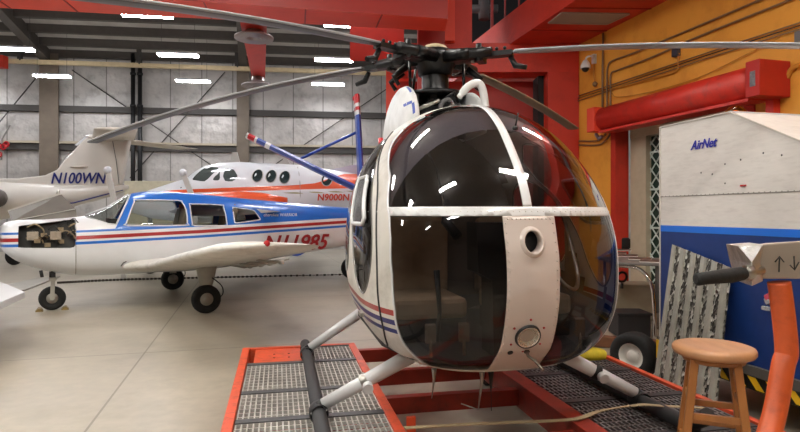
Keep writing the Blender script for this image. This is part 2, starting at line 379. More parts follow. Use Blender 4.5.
# ------------------------------------------------------------------ yellow wall
YD=V((-.267,.964,0)).normalized(); YN=V((-YD.y,YD.x,0))   # YN points into the room (left)
if YN.x>0: YN=-YN
Y0=V((3.54,9.25,0))
def yw(s,z,off=0): q=Y0+YD*s+YN*off; return V((q.x,q.y,z))
def ywp(px,py,off=0): return on_plane(px,py,Y0+YN*off,YN)
def ys(px,off=0): return (ywp(px,213,off)-Y0-YN*off).dot(YD)
sL=ys(613); sR=-2.55; zT=2.95; sF=1.16
yb=MB()
for a,b,z0,z1 in ((sF,sL,0,5.7),(sR,-19,0,5.7),(sL,sR,zT,5.7)):
    yb.hexa([yw(a,z0),yw(b,z0),yw(b,z0,-.3),yw(a,z0,-.3),yw(a,z1),yw(b,z1),yw(b,z1,-.3),yw(a,z1,-.3)])
struct('wall_right',yb,yellow_wall,'yellow ochre right wall')
# door reveal jambs
dr=MB()
for s0,s1,o0,o1,z1 in ((sL+.02,sL-.10,.03,-.22,zT),(sR+.12,sR-.02,.03,-.22,zT)):
    dr.hexa([yw(s0,0,o0),yw(s1,0,o0),yw(s1,0,o1),yw(s0,0,o1),yw(s0,z1,o0),yw(s1,z1,o0),yw(s1,z1,o1),yw(s0,z1,o1)])
trim(dr,red_wall,'red door jambs in the yellow wall')
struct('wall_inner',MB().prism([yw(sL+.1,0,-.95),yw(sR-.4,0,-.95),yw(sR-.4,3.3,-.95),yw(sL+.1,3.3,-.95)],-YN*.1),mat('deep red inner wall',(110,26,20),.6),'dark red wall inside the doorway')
# cream post and green lattice door within the opening
def op(px,off): return ys(px,off)
d1=thing('lattice_door',yw(op(655,-.32),0,-.32),'dark green door with a white diamond lattice beside cream door post','door')
a,b=op(648,-.32),op(676,-.32)
MB().hexa([yw(a,0.02,-.32),yw(b,0.02,-.32),yw(b,.02,-.37),yw(a,.02,-.37),yw(a,2.75,-.32),yw(b,2.75,-.32),yw(b,2.75,-.37),yw(a,2.75,-.37)]).build('door_panel',mat('dark green door',(16,44,34),.5),d1)
lt=MB(); w_=abs(a-b); n=8
zst=.36
z=.1
while z<2.7:
    for k in range(3):
        s0=a-(k*w_/3); s1=a-((k+1)*w_/3)
        lt.tube([yw(s0,z,-.305),yw(s1,min(z+zst*.62,2.74),-.305)],.011,6); lt.tube([yw(s1,z,-.305),yw(s0,min(z+zst*.62,2.74),-.305)],.011,6)
    z+=zst*.62
for z in (.7,1.32,1.92,2.5): lt.beam(yw(a,z,-.30),yw(b,z,-.30),.012,.03)
lt.build('lattice',mat('white lattice bars',(196,206,200),.5),d1)
a,b=op(632.5,-.26),op(648,-.26)
trim(MB().hexa([yw(a,0,-.22),yw(b,0,-.22),yw(b,0,-.39),yw(a,0,-.39),yw(a,2.9,-.22),yw(b,2.9,-.22),yw(b,2.9,-.39),yw(a,2.9,-.39)]),mat('cream door post',(186,174,150),.5,var=.08),'cream door post in the opening')
trim(MB().hexa([yw(a,2.76,-.21),yw(sR,2.76,-.21),yw(sR,2.76,-.40),yw(a,2.76,-.40),yw(a,2.95,-.21),yw(sR,2.95,-.21),yw(sR,2.95,-.40),yw(a,2.95,-.40)]),mat('cream door post',(186,174,150)),'cream head rail over lattice door')
# red roller cover over the doorway
rc=thing('roller_door_cover',yw(-1.3,2.85,.2),'long red rolling door housing mounted over the doorway in the yellow wall','door cover')
sa=ys(603,.25); sb=ys(755,.25)
za=CH+(213-119)*ywp(603,119,.25).y/FP; zb=CH+(213-82)*ywp(752,82,.25).y/FP
zc=(za+zb)/2; print('tube z',za,zb)
t=MB().tube([yw(sa+.05,za,.21),yw(sb-.05,zb,.21)],.19,28)
t.build('cylinder',red_tube,rc)
fl=MB()
fl.beam(yw(sa,za-.205,.16),yw(sb,zb-.205,.16),.34,.02)
fl.beam(yw(sa,za-.215,.34),yw(sb,zb-.215,.34),.02,.035)
fl.build('bottom_flange',red_tube,rc)
def ybox(s0,s1,o0,o1,z0,z1): return MB().hexa([yw(s0,z0,o0),yw(s1,z0,o0),yw(s1,z0,o1),yw(s0,z0,o1),yw(s0,z1,o0),yw(s1,z1,o0),yw(s1,z1,o1),yw(s0,z1,o1)])
e=ybox(sa+.20,sa,.0,.42,za-.2,za+.19).build('end_box',red_bright,rc,bevel=.008)
e=ybox(-2.84,-3.02,.0,.44,2.84,3.24).build('end_box',mat('dark red end box',(176,34,26),.5,var=.08),rc,bevel=.008)
ch=MB(); q=yw(sb-.12,0,.425)
ybox(sb-.15,sb-.11,.43,.445,zb-.05,zb+.12)
cc=ybox(-2.90,-2.97,.44,.444,2.95,3.12).build('worn_patch',mat('bare grey metal patch',(120,118,122),.5,metal=.4,var=.3,scale=30),rc)
ybox(sb-.0,sb-.1,.0,.1,zb-.6,zb-.2).build('bracket',red_tube,rc)
# conduits on the yellow wall
def cond(pts,r,m,label,off=.03,sm_=True):
    P=[ywp(x,y,off) for x,y in pts]
    if sm_: P=smoothpts(P,6)
    return tag(MB().tube(P,r,8).build('conduit',m),label,'conduit','conduits on the yellow wall')
cond([(607,110),(607,80),(608,66),(614,60),(640,50.5),(760,0),(790,-12)],.014,conduit,'topmost grey conduit bending down at its left end')
cond([(610.5,110),(610.5,88),(611,74),(618,70),(650,58),(700,36),(800,-4)],.014,conduit,'second grey conduit bending down beside the wall camera')
cond([(578,96),(620,82),(700,55),(800,22.5)],.009,conduit,'upper of the three thin straight wall conduits',sm_=False)
cond([(578,98.5),(620,84.5),(700,57.5),(800,25.5)],.007,mat('black cable',(30,26,24),.5),'dark middle cable of the three thin straight runs',sm_=False)
cond([(578,101),(620,87),(700,60.5),(800,29)],.009,conduit,'lowest of the three thin straight wall conduits',sm_=False)
cond([(602.5,110),(602.5,80),(603,48),(603,33)],.018,conduit,'vertical grey conduit rising past the wall camera',sm_=False)
cond([(609,90),(640,82),(672,73.5),(678,68),(678,60),(679,53)],.012,conduit_y,'thin yellow painted conduit turning up to the small wall box')
cond([(579,141),(596,141),(603,137),(606,132),(606,118)],.014,conduit,'conduit elbow below the roller cover end',off=.03)
cond([(579,145),(598,145),(607,139),(610,132),(610,118)],.014,conduit,'lower conduit elbow below the roller cover end',off=.03)
cond([(612,93),(618,97),(650,92),(700,77),(745,55),(780,38)],.006,conduit_y,'thin loose wire running up the yellow wall')
cond([(787,78),(791,70),(797,66),(800,66)],.03,conduit_y,'yellow painted conduit elbow beside the red end box')
bx=ywp(676,52,.04); tag(MB().box(bx,(.1,.07,.13),YD,YN).build('junction_box',mat('dark blue grey box',(52,56,70),.5),bevel=.006),'small dark junction box high on the yellow wall','electrical box')
bx=ywp(802,36,.05); tag(MB().box(bx,(.12,.08,.12),YD,YN).build('junction_box',mat('grey box',(110,110,112),.5),bevel=.006),'grey junction box at right frame edge of yellow wall','electrical box')
# dome camera
cb=ywp(592,62,.0); cm=thing('security_camera',ywp(586,68,.15),'white dome security camera on an arm on the yellow wall','camera')
MB().box(ywp(594,59,.03),(.06,.06,.16),YD,YN).tube(smoothpts([ywp(594,56,.05),ywp(592,56,.14),ywp(587,57,.2),ywp(585.5,61,.2)],5),.016,8).build('arm',white,cm)
c=ywp(585.5,66,.2)
MB().lathe([(0,.1),(.035,.1),(.06,.06),(.085,.0),(.088,-.04),(.07,-.04)],c,n=20).build('housing',white,cm)
MB().ball(c+V((0,0,-.04)),.066,16,sc=(1,1,1)).build('dome_lens',black,cm)
cond([(594,64),(594,76),(595,82)],.012,conduit_y,'cable drop below the dome camera')
tag(MB().ball(ywp(595,84,.05),.045,12).build('cable_box',conduit),'small round cable box under the dome camera','electrical box')
tag(MB().tube([ywp(596,134,.15),ywp(599,139,.15),ywp(602,136,.15)],.03,8).build('limit_switch',mat('silver blue fitting',(150,155,175),.4,metal=.5)),'silver fitting hanging below the roller cover end','fitting')
# ------------------------------------------------------------------ red ceiling box (soffit duct) along yellow wall
L0=V((2.0,10.2,0)); LD=V((.52,-2.04,0)).normalized()
def lp(k,z): q=L0+LD*k; return V((q.x,q.y,z))
sfw=MB().prism([lp(-4,BZ),lp(13,BZ),lp(13,5.15),lp(-4,5.15)],V((2.1,0,0)))
o=trim(sfw,red_wall,'red soffit duct along the yellow wall')
vg=thing('ceiling_vent',on_z(585,19,BZ-.01),'rectangular grey slatted air vent set in the red soffit','vent')
vp=[on_z(549,23,BZ-.012),on_z(607,24,BZ-.012),on_z(629,14,BZ-.012),on_z(562,13,BZ-.012)]
fr=MB()
for i in range(4): fr.beam(vp[i],vp[(i+1)%4],.035,.02)
fr.build('frame',mat('vent frame grey',(160,156,146),.5),vg)
sl=MB()
for i in range(14):
    t=(i+.5)/14; sl.beam(vp[0].lerp(vp[3],t),vp[1].lerp(vp[2],t),.035,.008)
sl.build('slats',mat('vent slat grey',(150,146,134),.5),vg)
jo=MB()
for z_,p in ((BZ-.003,[(487,63.),]),):
    pass
for k in (.05,): pass
for py in (30,8):
    a=on_z(512+(43-py)*1.48,py,BZ-.004); b=on_z(578+(45-py)*2.0,py+1,BZ-.004); jo.beam(a,b,.03,.012)
trim(jo,red_dark,'panel joints under the red soffit')
# red wall facing the camera at Y~10.3
RW=10.3
def rwp(px,py,Y=RW): return at(px,py,Y)
def rbox(px0,px1,z0,z1,Y,dep,m,label):
    a=(px0-400)*Y/FP; b=(px1-400)*Y/FP
    return trim(MB().hexa([(a,Y,z0),(b,Y,z0),(b,Y+dep,z0),(a,Y+dep,z0),(a,Y,z1),(b,Y,z1),(b,Y+dep,z1),(a,Y+dep,z1)]),m,label)
rbox(400,579,4.1,4.62,RW,.5,red_wall,'red header over the recess')
rbox(548,579,0,4.1,RW,.5,red_wall,'red pillar at the wall corner')
rbox(400,549,0,4.1,RW+.75,.1,mat('darker recess red',(166,34,26),.5,var=.1),'recessed red wall panel')  # recessed panel is a darker red than the wall around it
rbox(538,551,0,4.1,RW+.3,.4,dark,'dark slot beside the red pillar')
rbox(454,472,4.62,6.5,RW,.5,red_wall,'red upright above the header')
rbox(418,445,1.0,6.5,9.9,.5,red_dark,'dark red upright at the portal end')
rbox(445,455,4.62,6.5,RW-.15,.5,red_bright,'lit side of the red upright, in brighter red')  # side face of the upright, its light put in as brighter red
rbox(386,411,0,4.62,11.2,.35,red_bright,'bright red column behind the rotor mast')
# far bits of the void above the header, its darkness a near-black sheet
rbox(440,640,4.6,7.8,14.5,.2,dark,'near-black sheet for the unlit void behind the upper opening')
mu=MB()
for px,w__ in ((505,.03),(519,.03),(492,.05)):
    p=at(px,20,11.2); mu.beam((p.x,p.y,4.6),(p.x,p.y,6.4),w__,w__,up=(1,0,0))
trim(mu,red_dark,'thin uprights in the upper opening')
p=at(484,8,12.5); tag(MB().tube([p+V((0,0,.5)),p,p+V((.0,0,-.25))],.12,12).tube([p+V((-.3,0,-.02)),p+V((.3,0,-.02))],.09,12).build('duct_fitting',mat('dim grey duct',(78,76,74),.6)),'dim grey pipe fitting in the dark opening above red header','pipe')
# red box duct hanging behind the beam (348-392)
rd=MB().hexa([at(350,61,11.5),at(404,61,11.5),at(404,50,13.5),at(352,50,13.5),at(350,20,11.5),at(404,20,11.5),at(404,18,13.5),at(352,18,13.5)])
trim(rd,red_wall,'red box duct behind the portal beam')
# red duct with round diffusers
du=thing('air_duct',(-2.9,11.5,4.7),'red overhead air duct with two round grey diffusers under it','duct')
a0,a1=on_z(240,22,4.7),on_z(267,22,4.7); b0,b1=on_z(252,78,4.7),on_z(265,78,4.7)
up=V((0,0,.32)); MB().hexa([a0,a1,b1,b0,a0+up,a1+up,b1+up,b0+up]).build('duct_body',red_wall,du)
for (px,py,z,r) in ((254,38,4.62,.33),(258,86,4.58,.37)):
    c=on_z(px,py,z-.05) if px==254 else at(258,86,13.2)
    d=MB().lathe([(.0,.02),(r*.3,.02),(r*.3,0),(r*.45,-.02),(r*.5,.0),(r*.7,-.02),(r*.75,.0),(r,-.015),(r,.02),(r*.55,.08),(r*.38,.12),(r*.38,.3)],c,n=32).build('diffuser',mat('round diffuser metal',(150,142,138),.4,metal=.4),du)
# ------------------------------------------------------------------ ceiling lamps
def lamp_proto():
    r=thing('ceiling_lamp',(0,0,0),'x','lamp')
    MB().hexa([(-.62,-.13,0.01),(.62,-.13,.01),(.62,.13,.01),(-.62,.13,.01),(-.6,-.07,.08),(.6,-.07,.08),(.6,.07,.08),(-.6,.07,.08)]).build('housing',white,r)
    for sx in (-1,1):
        MB().box((sx*.305,0,-.012),(.59,.24,.04)).build('diffuser',lamp_on,r)
    for sx in (-.5,.5): MB().tube([(sx,0,.07),(sx,0,1.0)],.006,5).build('hanger',girt,r)
    return r
proto=lamp_proto(); first=True
def relight(o):
    for c in ALLCH(o):
        if c.name.startswith('diffuser'):
            c.data=c.data.copy(); c.data.materials[0]=lamp_front
def put_lamp(x,y,z,rz,hang,label,group):
    global first
    o=proto if first else dup(proto); first=False
    o.location=(x,y,z); o.rotation_euler=(0,0,rz)
    for c in ALLCH(o):
        if c.name.startswith('hanger'): c.scale=(1,1,hang)
    o['label']=label; o['group']=group; return o
rzb=math.atan(.13)
vis=[(147,15,'topmost lit lamp of the left column of three, just under the red beam'),(178,55,'second lit ceiling lamp down in the left column of three'),(193,81,'lowest lit ceiling lamp in the left column of three'),
 (347,25,'topmost lit lamp of the right column, beside the red box duct'),(334,60,'middle lit lamp of the right column of three, near the rotor hub'),(328,84,'lowest lit lamp of the right column of three, just above the rotor blade'),
 (52,76,'lit ceiling lamp hanging below the cream rail at far left'),(12,49,'lit ceiling lamp cut off by the left edge of the photo')]
for px,py,lb in vis:
    p=on_z(px,py,6.5); d=(24.8+.13*p.x-p.y)
    put_lamp(p.x,p.y,6.5,rzb,(8.05+.1*d-6.5),lb,'hangar ceiling lamps')
hid=[(-11.0,13.6),(-16.5,17.5),(-17,21),(-15.8,13.4),(-10.3,10.3),(-5.6,10.7),(-.7,11.4),(3.5,15.5),(3,19)]
for x,y in hid: put_lamp(x,y,6.5,rzb,1.6+.1*(24-y),'lit ceiling lamp of the hangar bay outside the picture','hangar ceiling lamps')
FRONT=[(-9,6),(-5.2,5.6),(-9,2.2),(-5.2,2.2),(-1.6,5.2),(-1.2,1.4),(2.2,2.2),(-1.6,-2),(2.2,-2),(-5.4,-2),(3.2,5.6)]
for x,y in FRONT: o=put_lamp(x,y,5.45,.1,.25,'lit ceiling lamp of the front bay outside the picture','front bay ceiling lamps'); relight(o)
# ------------------------------------------------------------------ helicopter (u right, v forward, z up)
HO=(.48,3.43); HB=(.978,.208); HA=(.208,-.978)
def hw(u,v,z): return V((HO[0]+u*HB[0]+v*HA[0], HO[1]+u*HB[1]+v*HA[1], z))
# v, ztop, zbot, halfwidth, z of widest
ST=[(.75,1.27,1.19,.03,1.23),(.735,1.37,1.10,.20,1.22),(.71,1.46,1.01,.30,1.22),(.66,1.62,.90,.41,1.22),(.58,1.755,.82,.53,1.23),(.47,1.885,.735,.62,1.24),
(.32,2.03,.69,.695,1.25),(.12,2.155,.67,.74,1.27),(-.15,2.225,.665,.75,1.29),(-.5,2.25,.67,.745,1.32),(-.9,2.23,.71,.705,1.35),(-1.3,2.13,.80,.63,1.40),(-1.7,1.98,.98,.48,1.48),(-2.1,1.80,1.22,.28,1.53),(-2.4,1.72,1.38,.17,1.55)]
def interp(v):
    # monotone-ish cubic (catmull-rom) on table
    n=len(ST)
    if v>=ST[0][0]: return ST[0][1:]
    if v<=ST[-1][0]: return ST[-1][1:]
    for i in range(n-1):
        if ST[i][0]>=v>=ST[i+1][0]: break
    p1,p2=ST[i],ST[i+1]; p0=ST[max(i-1,0)]; p3=ST[min(i+2,n-1)]
    h=p2[0]-p1[0]; t=(v-p1[0])/h; out=[]
    for k in range(1,5):
        m1=(p2[k]-p0[k])/(p2[0]-p0[0])*h if i>0 else (p2[k]-p1[k])
        m2=(p3[k]-p1[k])/(p3[0]-p1[0])*h
        out.append((2*t**3-3*t*t+1)*p1[k]+(t**3-2*t*t+t)*m1+(-2*t**3+3*t*t)*p2[k]+(t**3-t*t)*m2)
    return out
def spt(v,a,off=0.0):
    zt,zb,w,zc=interp(v); c,s=math.cos(a),math.sin(a)
    n=2.12 if s>=0 else 2.85
    u=(w+off)*math.copysign(abs(c)**(2/n),c)
    z=zc+((zt-zc+off) if s>=0 else (zc-zb+off))*math.copysign(abs(s)**(2/n),s)
    return u,v,z
UB=V((HB[0],HB[1],0)); VA=V((HA[0],HA[1],0)); ZU=V((0,0,1))
def toh(p): dx,dy=p[0]-HO[0],p[1]-HO[1]; return dx*HB[0]+dy*HB[1],dx*HA[0]+dy*HA[1],p[2]
heli=thing('helicopter',hw(0,-.4,.36),'white light helicopter with dark tinted egg-shaped canopy standing on the grated cart','helicopter')
NA=176
vs=[];t=0
NV=130
for i in range(NV+1):
    t=i/NV; vs.append(.75-3.15*(t**1.75))
def ringuv(v,off=0.): return [V(spt(v,2*PI*k/NA,off)) for k in range(NA)]
rings=[ringuv(v) for v in vs]
P=grid(rings)+[tuple(reversed(rings[0]))]+[tuple(rings[-1])]
p_=P[len(P)//3]; n_=(hw(*p_[1])-hw(*p_[0])).cross(hw(*p_[2])-hw(*p_[1])); c_=hw(*p_[0])-hw(0,p_[0][1],1.3)
if n_.dot(c_)<0: P=[tuple(reversed(p)) for p in P]
VBT=[(.6,.35),(.743,.371),(.82,.411),(.94,.439),(1.07,.462),(1.24,.458),(1.41,.43),(1.535,.38),(1.576,.347),(1.744,.245),(1.86,.10),(1.973,-.06),(2.05,-.10),(2.3,-.12)]
def vb(z): return lerp_tab(VBT,z)
rest,front=clip(P,lambda q:q[1]-vb(q[2]))
belly,front=clip(front,lambda q:q[2]-.745)
rest+=belly
lowf,hi=clip(front,lambda q:q[2]-1.535); bar,upf=clip(hi,lambda q:q[2]-1.58)
ul,x=clip(upf,lambda q:q[0]+.024); us,ur=clip(x,lambda q:q[0]-.022)
ll,x=clip(lowf,lambda q:q[0]+.134); pan,lr=clip(x,lambda q:q[0]-.134)
# side windows (both sides) in the (v,z) chart
WF=[(-.66,1.93),(-.50,2.03),(-.30,2.00),(-.1,1.86),(.08,1.70),(.20,1.56),(.27,1.42),(.28,1.28),(.23,1.16),(.15,1.11),(.05,1.14),(-.06,1.24),(-.15,1.38),(-.25,1.50),(-.40,1.66),(-.60,1.80)]
WR=[(-.42,1.62),(-.34,1.45),(-.33,1.30),(-.42,1.20),(-.62,1.16),(-.85,1.2),(-1.02,1.35),(-1.05,1.55),(-.98,1.72),(-.8,1.8),(-.6,1.75)]
def sidew(poly): return lambda q: (sdf(poly,q[1],q[2]) if abs(q[0])>.25 else 1.0)
def presplit(P,box):
    a=[];b=[]
    for p in P:
        (a if any(box[0]<q[1]<box[1] and box[2]<q[2]<box[3] and abs(q[0])>.25 for q in p) else b).append(p)
    return a,b
a,b=presplit(rest,(-1.2,.4,1.0,2.2))
wf,a=clip(a,sidew(WF)); wr,a=clip(a,sidew(WR)); rest=a+b
# paint bands on the body
def zs(v): return 1.043+.045*max(0,.45-v)-.012*max(0,.45-v)**2
def band(P,z0,z1):
    lo,x=clip(P,lambda q:q[2]-zs(q[1])-z0); m_,hi=clip(x,lambda q:q[2]-zs(q[1])-z1); return m_,lo+hi
a,b=presplit(rest,(-2.5,.6,.8,1.25))
r1,a=band(a,-.012,.018); n1,a=band(a,-.062,-.034); n2,a=band(a,-.108,-.084); rest=a+b
def W3(P): return [tuple(hw(*q) for q in p) for p in P]
body=MB().polys(W3(rest)).polys(W3(r1),mi=1).polys(W3(n1+n2),mi=2)
body=body.build('fuselage',[white_dirty,stripe_red,navy],heli)
# windows get glass
for nm,PP,mm in (('upper_canopy_pane',ul,glass_up),('upper_canopy_pane',ur,glass_up),('lower_canopy_pane',ll,glass_heli),('lower_canopy_pane',lr,glass_heli)):
    MB().polys(W3(PP)).build(nm,mm,heli)
for nm,PP in (('door_window',wf),('rear_window',wr)):
    for sgn in (-1,1):
        q=[p for p in PP if p[0][0]*sgn>0]; MB().polys(W3(q)).build(nm,glass_clear if nm=='x' else glass_heli,heli)
def ribbon(P,off,name,m,parent,solid=.004):
    q=[]
    for p in P:
        q.append(tuple(hw(c[0]*(1+off),c[1]+off*.6*(1 if c[1]>.2 else 0),1.25+(c[2]-1.25)*(1+off)) for c in p))
    return MB().polys(q).build(name,m,parent,solid=solid)
ribbon(bar,.0025,'canopy_crossbar',white,heli); ribbon(us,.003,'canopy_centre_strip',white,heli)
# nose panel with a round air inlet
HC=(0.0,1.412)
hole,pan2=clip(pan,lambda q:math.hypot((q[0]-HC[0])/.050,(q[2]-HC[1])/.058)-1)
npn=ribbon(pan2,.004,'nose_panel',mat('nose panel paint',(196,183,176),.35,var=.03,coat=.3),heli,solid=.006)
nv=[toh(hw(0,v,0)) for v in ()]
def nose_v(z,u=0.):
    lo,hi=-.5,.749
    for _ in range(40):
        m_=(lo+hi)/2; zt,zb,w_,zc=interp(m_); n=2.12 if z>=zc else 2.85; h=(zt-zc) if z>=zc else (zc-zb)
        f=(abs(u/w_)**n+abs((z-zc)/h)**n)
        if f<=1: lo=m_
        else: hi=m_
    return lo
v0=nose_v(HC[1])+.004
rim=MB(); NR=40; prof=[(1.0,-.10),(1.0,-.02),(.98,.004),(1.02,.016),(1.12,.018),(1.28,.010),(1.42,.000),(1.5,-.006)]
rr=[]
for k,d in prof:
    ring=[]
    for j in range(NR):
        a=2*PI*j/NR; u=.044*k*math.cos(a); z=HC[1]+.052*k*math.sin(a); vv=(nose_v(z,u)+.004) if d>-.02 else v0
        ring.append(hw(u,vv+d,z))
    rr.append(ring)
rim.loft(rr,caps=False).build('inlet_rim',mat('nose panel paint',(206,194,186)),npn)
MB().loft([[hw(.05*math.cos(2*PI*j/24),v0-.04,HC[1]+.058*math.sin(2*PI*j/24)) for j in range(24)],[hw(.05*math.cos(2*PI*j/24),v0-.16,HC[1]+.058*math.sin(2*PI*j/24)) for j in range(24)]]).build('inlet_duct',dark,npn)
# landing light
LC=(0.0,.95)
def npt(u,z,off=0):
    v=nose_v(z,u)+.004; p=hw(u,v,z)
    a=hw(u,nose_v(z+.02,u),z+.02)-hw(u,nose_v(z-.02,u),z-.02); b=hw(u+.02,nose_v(z,u+.02),z)-hw(u-.02,nose_v(z,u-.02),z)
    n=b.cross(a).normalized()
    if n.dot(VA)<0: n=-n
    return p+n*off,n
p,n=npt(-.008,.955)
ll_=MB().lathe([(.060,-.02),(.060,.012),(.054,.014),(.050,.008),(.04,.0),(.02,-.008),(.0,-.01)],p,n,28).build('landing_light_reflector',mat('lamp reflector silver',(232,228,222),.22,metal=.75,bump=.8,scale=45),npn)
MB().lathe([(.052,.008),(.04,.016),(.02,.02),(0,.021)],p,n,28).build('landing_light_glass',glassmat('lamp lens',(235,235,230),.05),npn)
MB().ball(p+n*-.012,.008,10).build('lamp_bulb',red_small,npn)
MB().lathe([(.056,.0),(.057,.013),(.063,.013),(.066,.0)],p,n,28).build('light_ring',black,npn)
for k in range(6):
    a=2*PI*k/6+.5; q,nn=npt(-.008+.088*math.cos(a),.955+.085*math.sin(a)); MB().lathe([(.006,-.002),(.006,.003),(0,.004)],q,nn,8).build('screw',stripe_red,npn)
rv=MB()
for z in [1.5-.045*i for i in range(16)]:
    for u in (-.122,.122): 
        q,nn=npt(u,z); rv.lathe([(.0045,-.001),(.0035,.0025),(0,.003)],q,nn,6)
for u in [-.11+.022*i for i in range(11)]:
    q,nn=npt(u,1.522); rv.lathe([(.0045,-.001),(.0035,.0025),(0,.003)],q,nn,6)
tag(rv.build('rivets',mat('rivet grey',(186,176,170),.4),npn),kind='stuff')
rv=MB()
for i in range(46):
    a=PI*(i+.5)/46
    v=.0
    best=None
    u=-.70+1.40*i/45
    try:
        q,nn=npt(u,1.557); rv.lathe([(.0035,.003),(.0028,.0052),(0,.0056)],q,nn,6)
    except Exception: pass
tag(rv.build('bar_rivets',mat('rivet pale',(214,213,210),.35),heli),kind='stuff')
# slots and pitot tube near the chin
for u in (-.075,.012):
    q,nn=npt(u,.868,.004); MB().lathe([(.014,-.004),(.014,.001),(0,.001)],q,nn,12).build('chin_hole',dark,npn)
q,nn=npt(.008,.872); MB().tube([q,q+nn*.03,q+V((.03,-.06,-.035)),q+V((.05,-.13,-.06))],[.010,.008,.007,.006],10).build('pitot_tube',mat('dull pitot metal',(120,112,104),.35,metal=.7),heli)
# windshield whip antenna on the right roof
c_=V((.085,.332)); q=hw(.085,.332,2.016)
MB().lathe([(.018,-.008),(.016,.006),(.006,.012),(0,.013)],q,(.1,-.5,.85),14).tube([q+V((0,0,.005)),q+V((.012,-.02,.08))],.0045,8).build('roof_antenna',black,heli)
# door seams, door, handle
def surf_u(v,z,sg=-1,off=0.):
    zt,zb,w_,zc=interp(v); n=2.12 if z>=zc else 2.85; h=(zt-zc) if z>=zc else (zc-zb)
    f=max(0,1-abs((z-zc)/h)**n)**(1/n)*w_; return sg*(f+off)
SEAM=[(-.40,2.08),(-.178,1.935),(.127,1.734),(.254,1.566),(.335,1.358),(.35,1.152),(.342,.995),(.30,.907),(.2,.83),(0,.8),(-.25,.86)]
for sg in (-1,1):
    P_=[hw(surf_u(v,z,sg,.001),v,z) for v,z in [(c.x,c.y) for c in smoothpts([(a,b,0) for a,b in SEAM],6)]]
    MB().tube(P_,.006,6).build('door_seam',darkgrey,heli)
    for poly,nm in ((WF,'window_gasket'),(WR,'rear_window_gasket')):
        q=[(a,b,0) for a,b in poly]; q=smoothpts(q+[q[0]],3)
        MB().tube([hw(surf_u(c.x,c.y,sg,.0),c.x,c.y) for c in q],.005,6,caps=False).build(nm,mat('silver window trim',(120,118,116),.35,metal=.6),heli)
    # sliding vent window frame standing proud of the door window
    FR=[(-.30,1.765),(-.035,1.765),(.20,1.49),(-.13,1.49)]
    q=[]
    for i in range(4):
        a,b=FR[i],FR[(i+1)%4]
        for t in (.12,.3,.5,.7,.88): q.append((a[0]+(b[0]-a[0])*t,a[1]+(b[1]-a[1])*t,0))
    q.append(q[0]); pts=[hw(surf_u(c[0],c[1],sg,.022),c[0],c[1]) for c in q]
    vw=MB().tube(pts,.012,8,caps=False).build('vent_window',white,heli)
    MB().add(pts[:-1],[tuple(range(len(pts)-1))]).build('vent_pane',mat('dark vent pane',(26,24,24),.25),vw)
    v,z=.16,1.02
    MB().box(hw(surf_u(v,1.13,sg,.012),v,1.0),(.02,.10,.02),UB,VA,ZU).build('door_handle',steel,heli)
# canopy edge frame strip (white rolled frame around the glass)
for sg in (-1,1):
    pts=[]
    for z in [.76+.03*i for i in range(44)]:
        v=vb(z)
        try: u=surf_u(v,z,sg,.0)
        except Exception: continue
        if isinstance(u,complex): continue
        pts.append(hw(u,v-.004,z))
    MB().tube(pts,.007,8).build('canopy_edge_trim',white,heli)
# cabin: dark liner, floor, seats, pedestal, sticks
lin_=MB(); R=[]
for i in range(26):
    v=.30-1.35*i/25; R.append([hw(*spt(v,2*PI*k/48,-.035)) for k in range(48)])
Pl=[p for p in grid(R) if not(any((sdf(WF,toh(q)[1],toh(q)[2])<.03 or sdf(WR,toh(q)[1],toh(q)[2])<.03) and abs(toh(q)[0])>.25 for q in p))]
lin_.polys(Pl).build('cabin_liner',mat('cabin liner',(118,110,106),.8,var=.1),heli)
MB().prism([hw(*spt(-1.05,2*PI*k/40,-.04)) for k in range(40)],VA*.02).build('rear_bulkhead',mat('bulkhead',(96,92,92),.8,var=.15),heli)
fl_=[hw(u,v,.80) for u,v in ((-.5,.35),(-.3,.5),(.3,.5),(.5,.35),(.6,0),(.6,-1.0),(-.6,-1.0),(-.6,0))]
MB().prism(fl_,(0,0,-.02)).build('cabin_floor',darkgrey,heli)
MB().prism([hw(u,-.42,z) for u,z in ((-.64,1.0),(.64,1.0),(.64,1.45),(.5,1.52),(-.5,1.52),(-.64,1.45))],VA*-.05).build('seat_back_wall',mat('seat back',(104,92,82),.8),heli)
for u in (-.33,.33):
    st=MB(); 
    st.box(hw(u,-.12,1.0),(.44,.46,.12),UB,VA,ZU).build('seat_cushion',beige,heli,bevel=.03)
    MB().box(hw(u,-.12,.875),(.42,.42,.13),UB,VA,ZU).build('seat_box',darkgrey,heli)
    MB().box(hw(u,-.36,1.27),(.46,.10,.5),UB,VA*.97+ZU*.2,ZU).build('seat_backrest',beige,heli,bevel=.03)
    MB().tube([hw(u*.9,.12,.82),hw(u*.9,.16,1.0),hw(u*.9,.10,1.22)],[.012,.012,.018],8).build('cyclic_stick',black,heli)
    for du in (-.09,.09):
        pd=MB().box(hw(u+du,.42,.93),(.055,.02,.09),UB,VA*.8-ZU*.4,ZU); pd.tube([hw(u+du,.43,.81),hw(u+du,.42,.9)],.01,6); pd.build('pedal',mat('worn pedal',(112,98,82),.5),heli)
pdl=MB().loft([[hw(a*.10,.40+b*.09,.81) for a,b in ((-1,-1),(1,-1),(1,1),(-1,1))],[hw(a*.10,.38+b*.08,1.2) for a,b in ((-1,-1),(1,-1),(1,1),(-1,1))],[hw(a*.17,.36+b*.09,1.24) for a,b in ((-1,-1),(1,-1),(1,1),(-1,1))],[hw(a*.17,.34+b*.08,1.50) for a,b in ((-1,-1),(1,-1),(1,1),(-1,1))]],smooth=False).build('instrument_panel',black,heli)
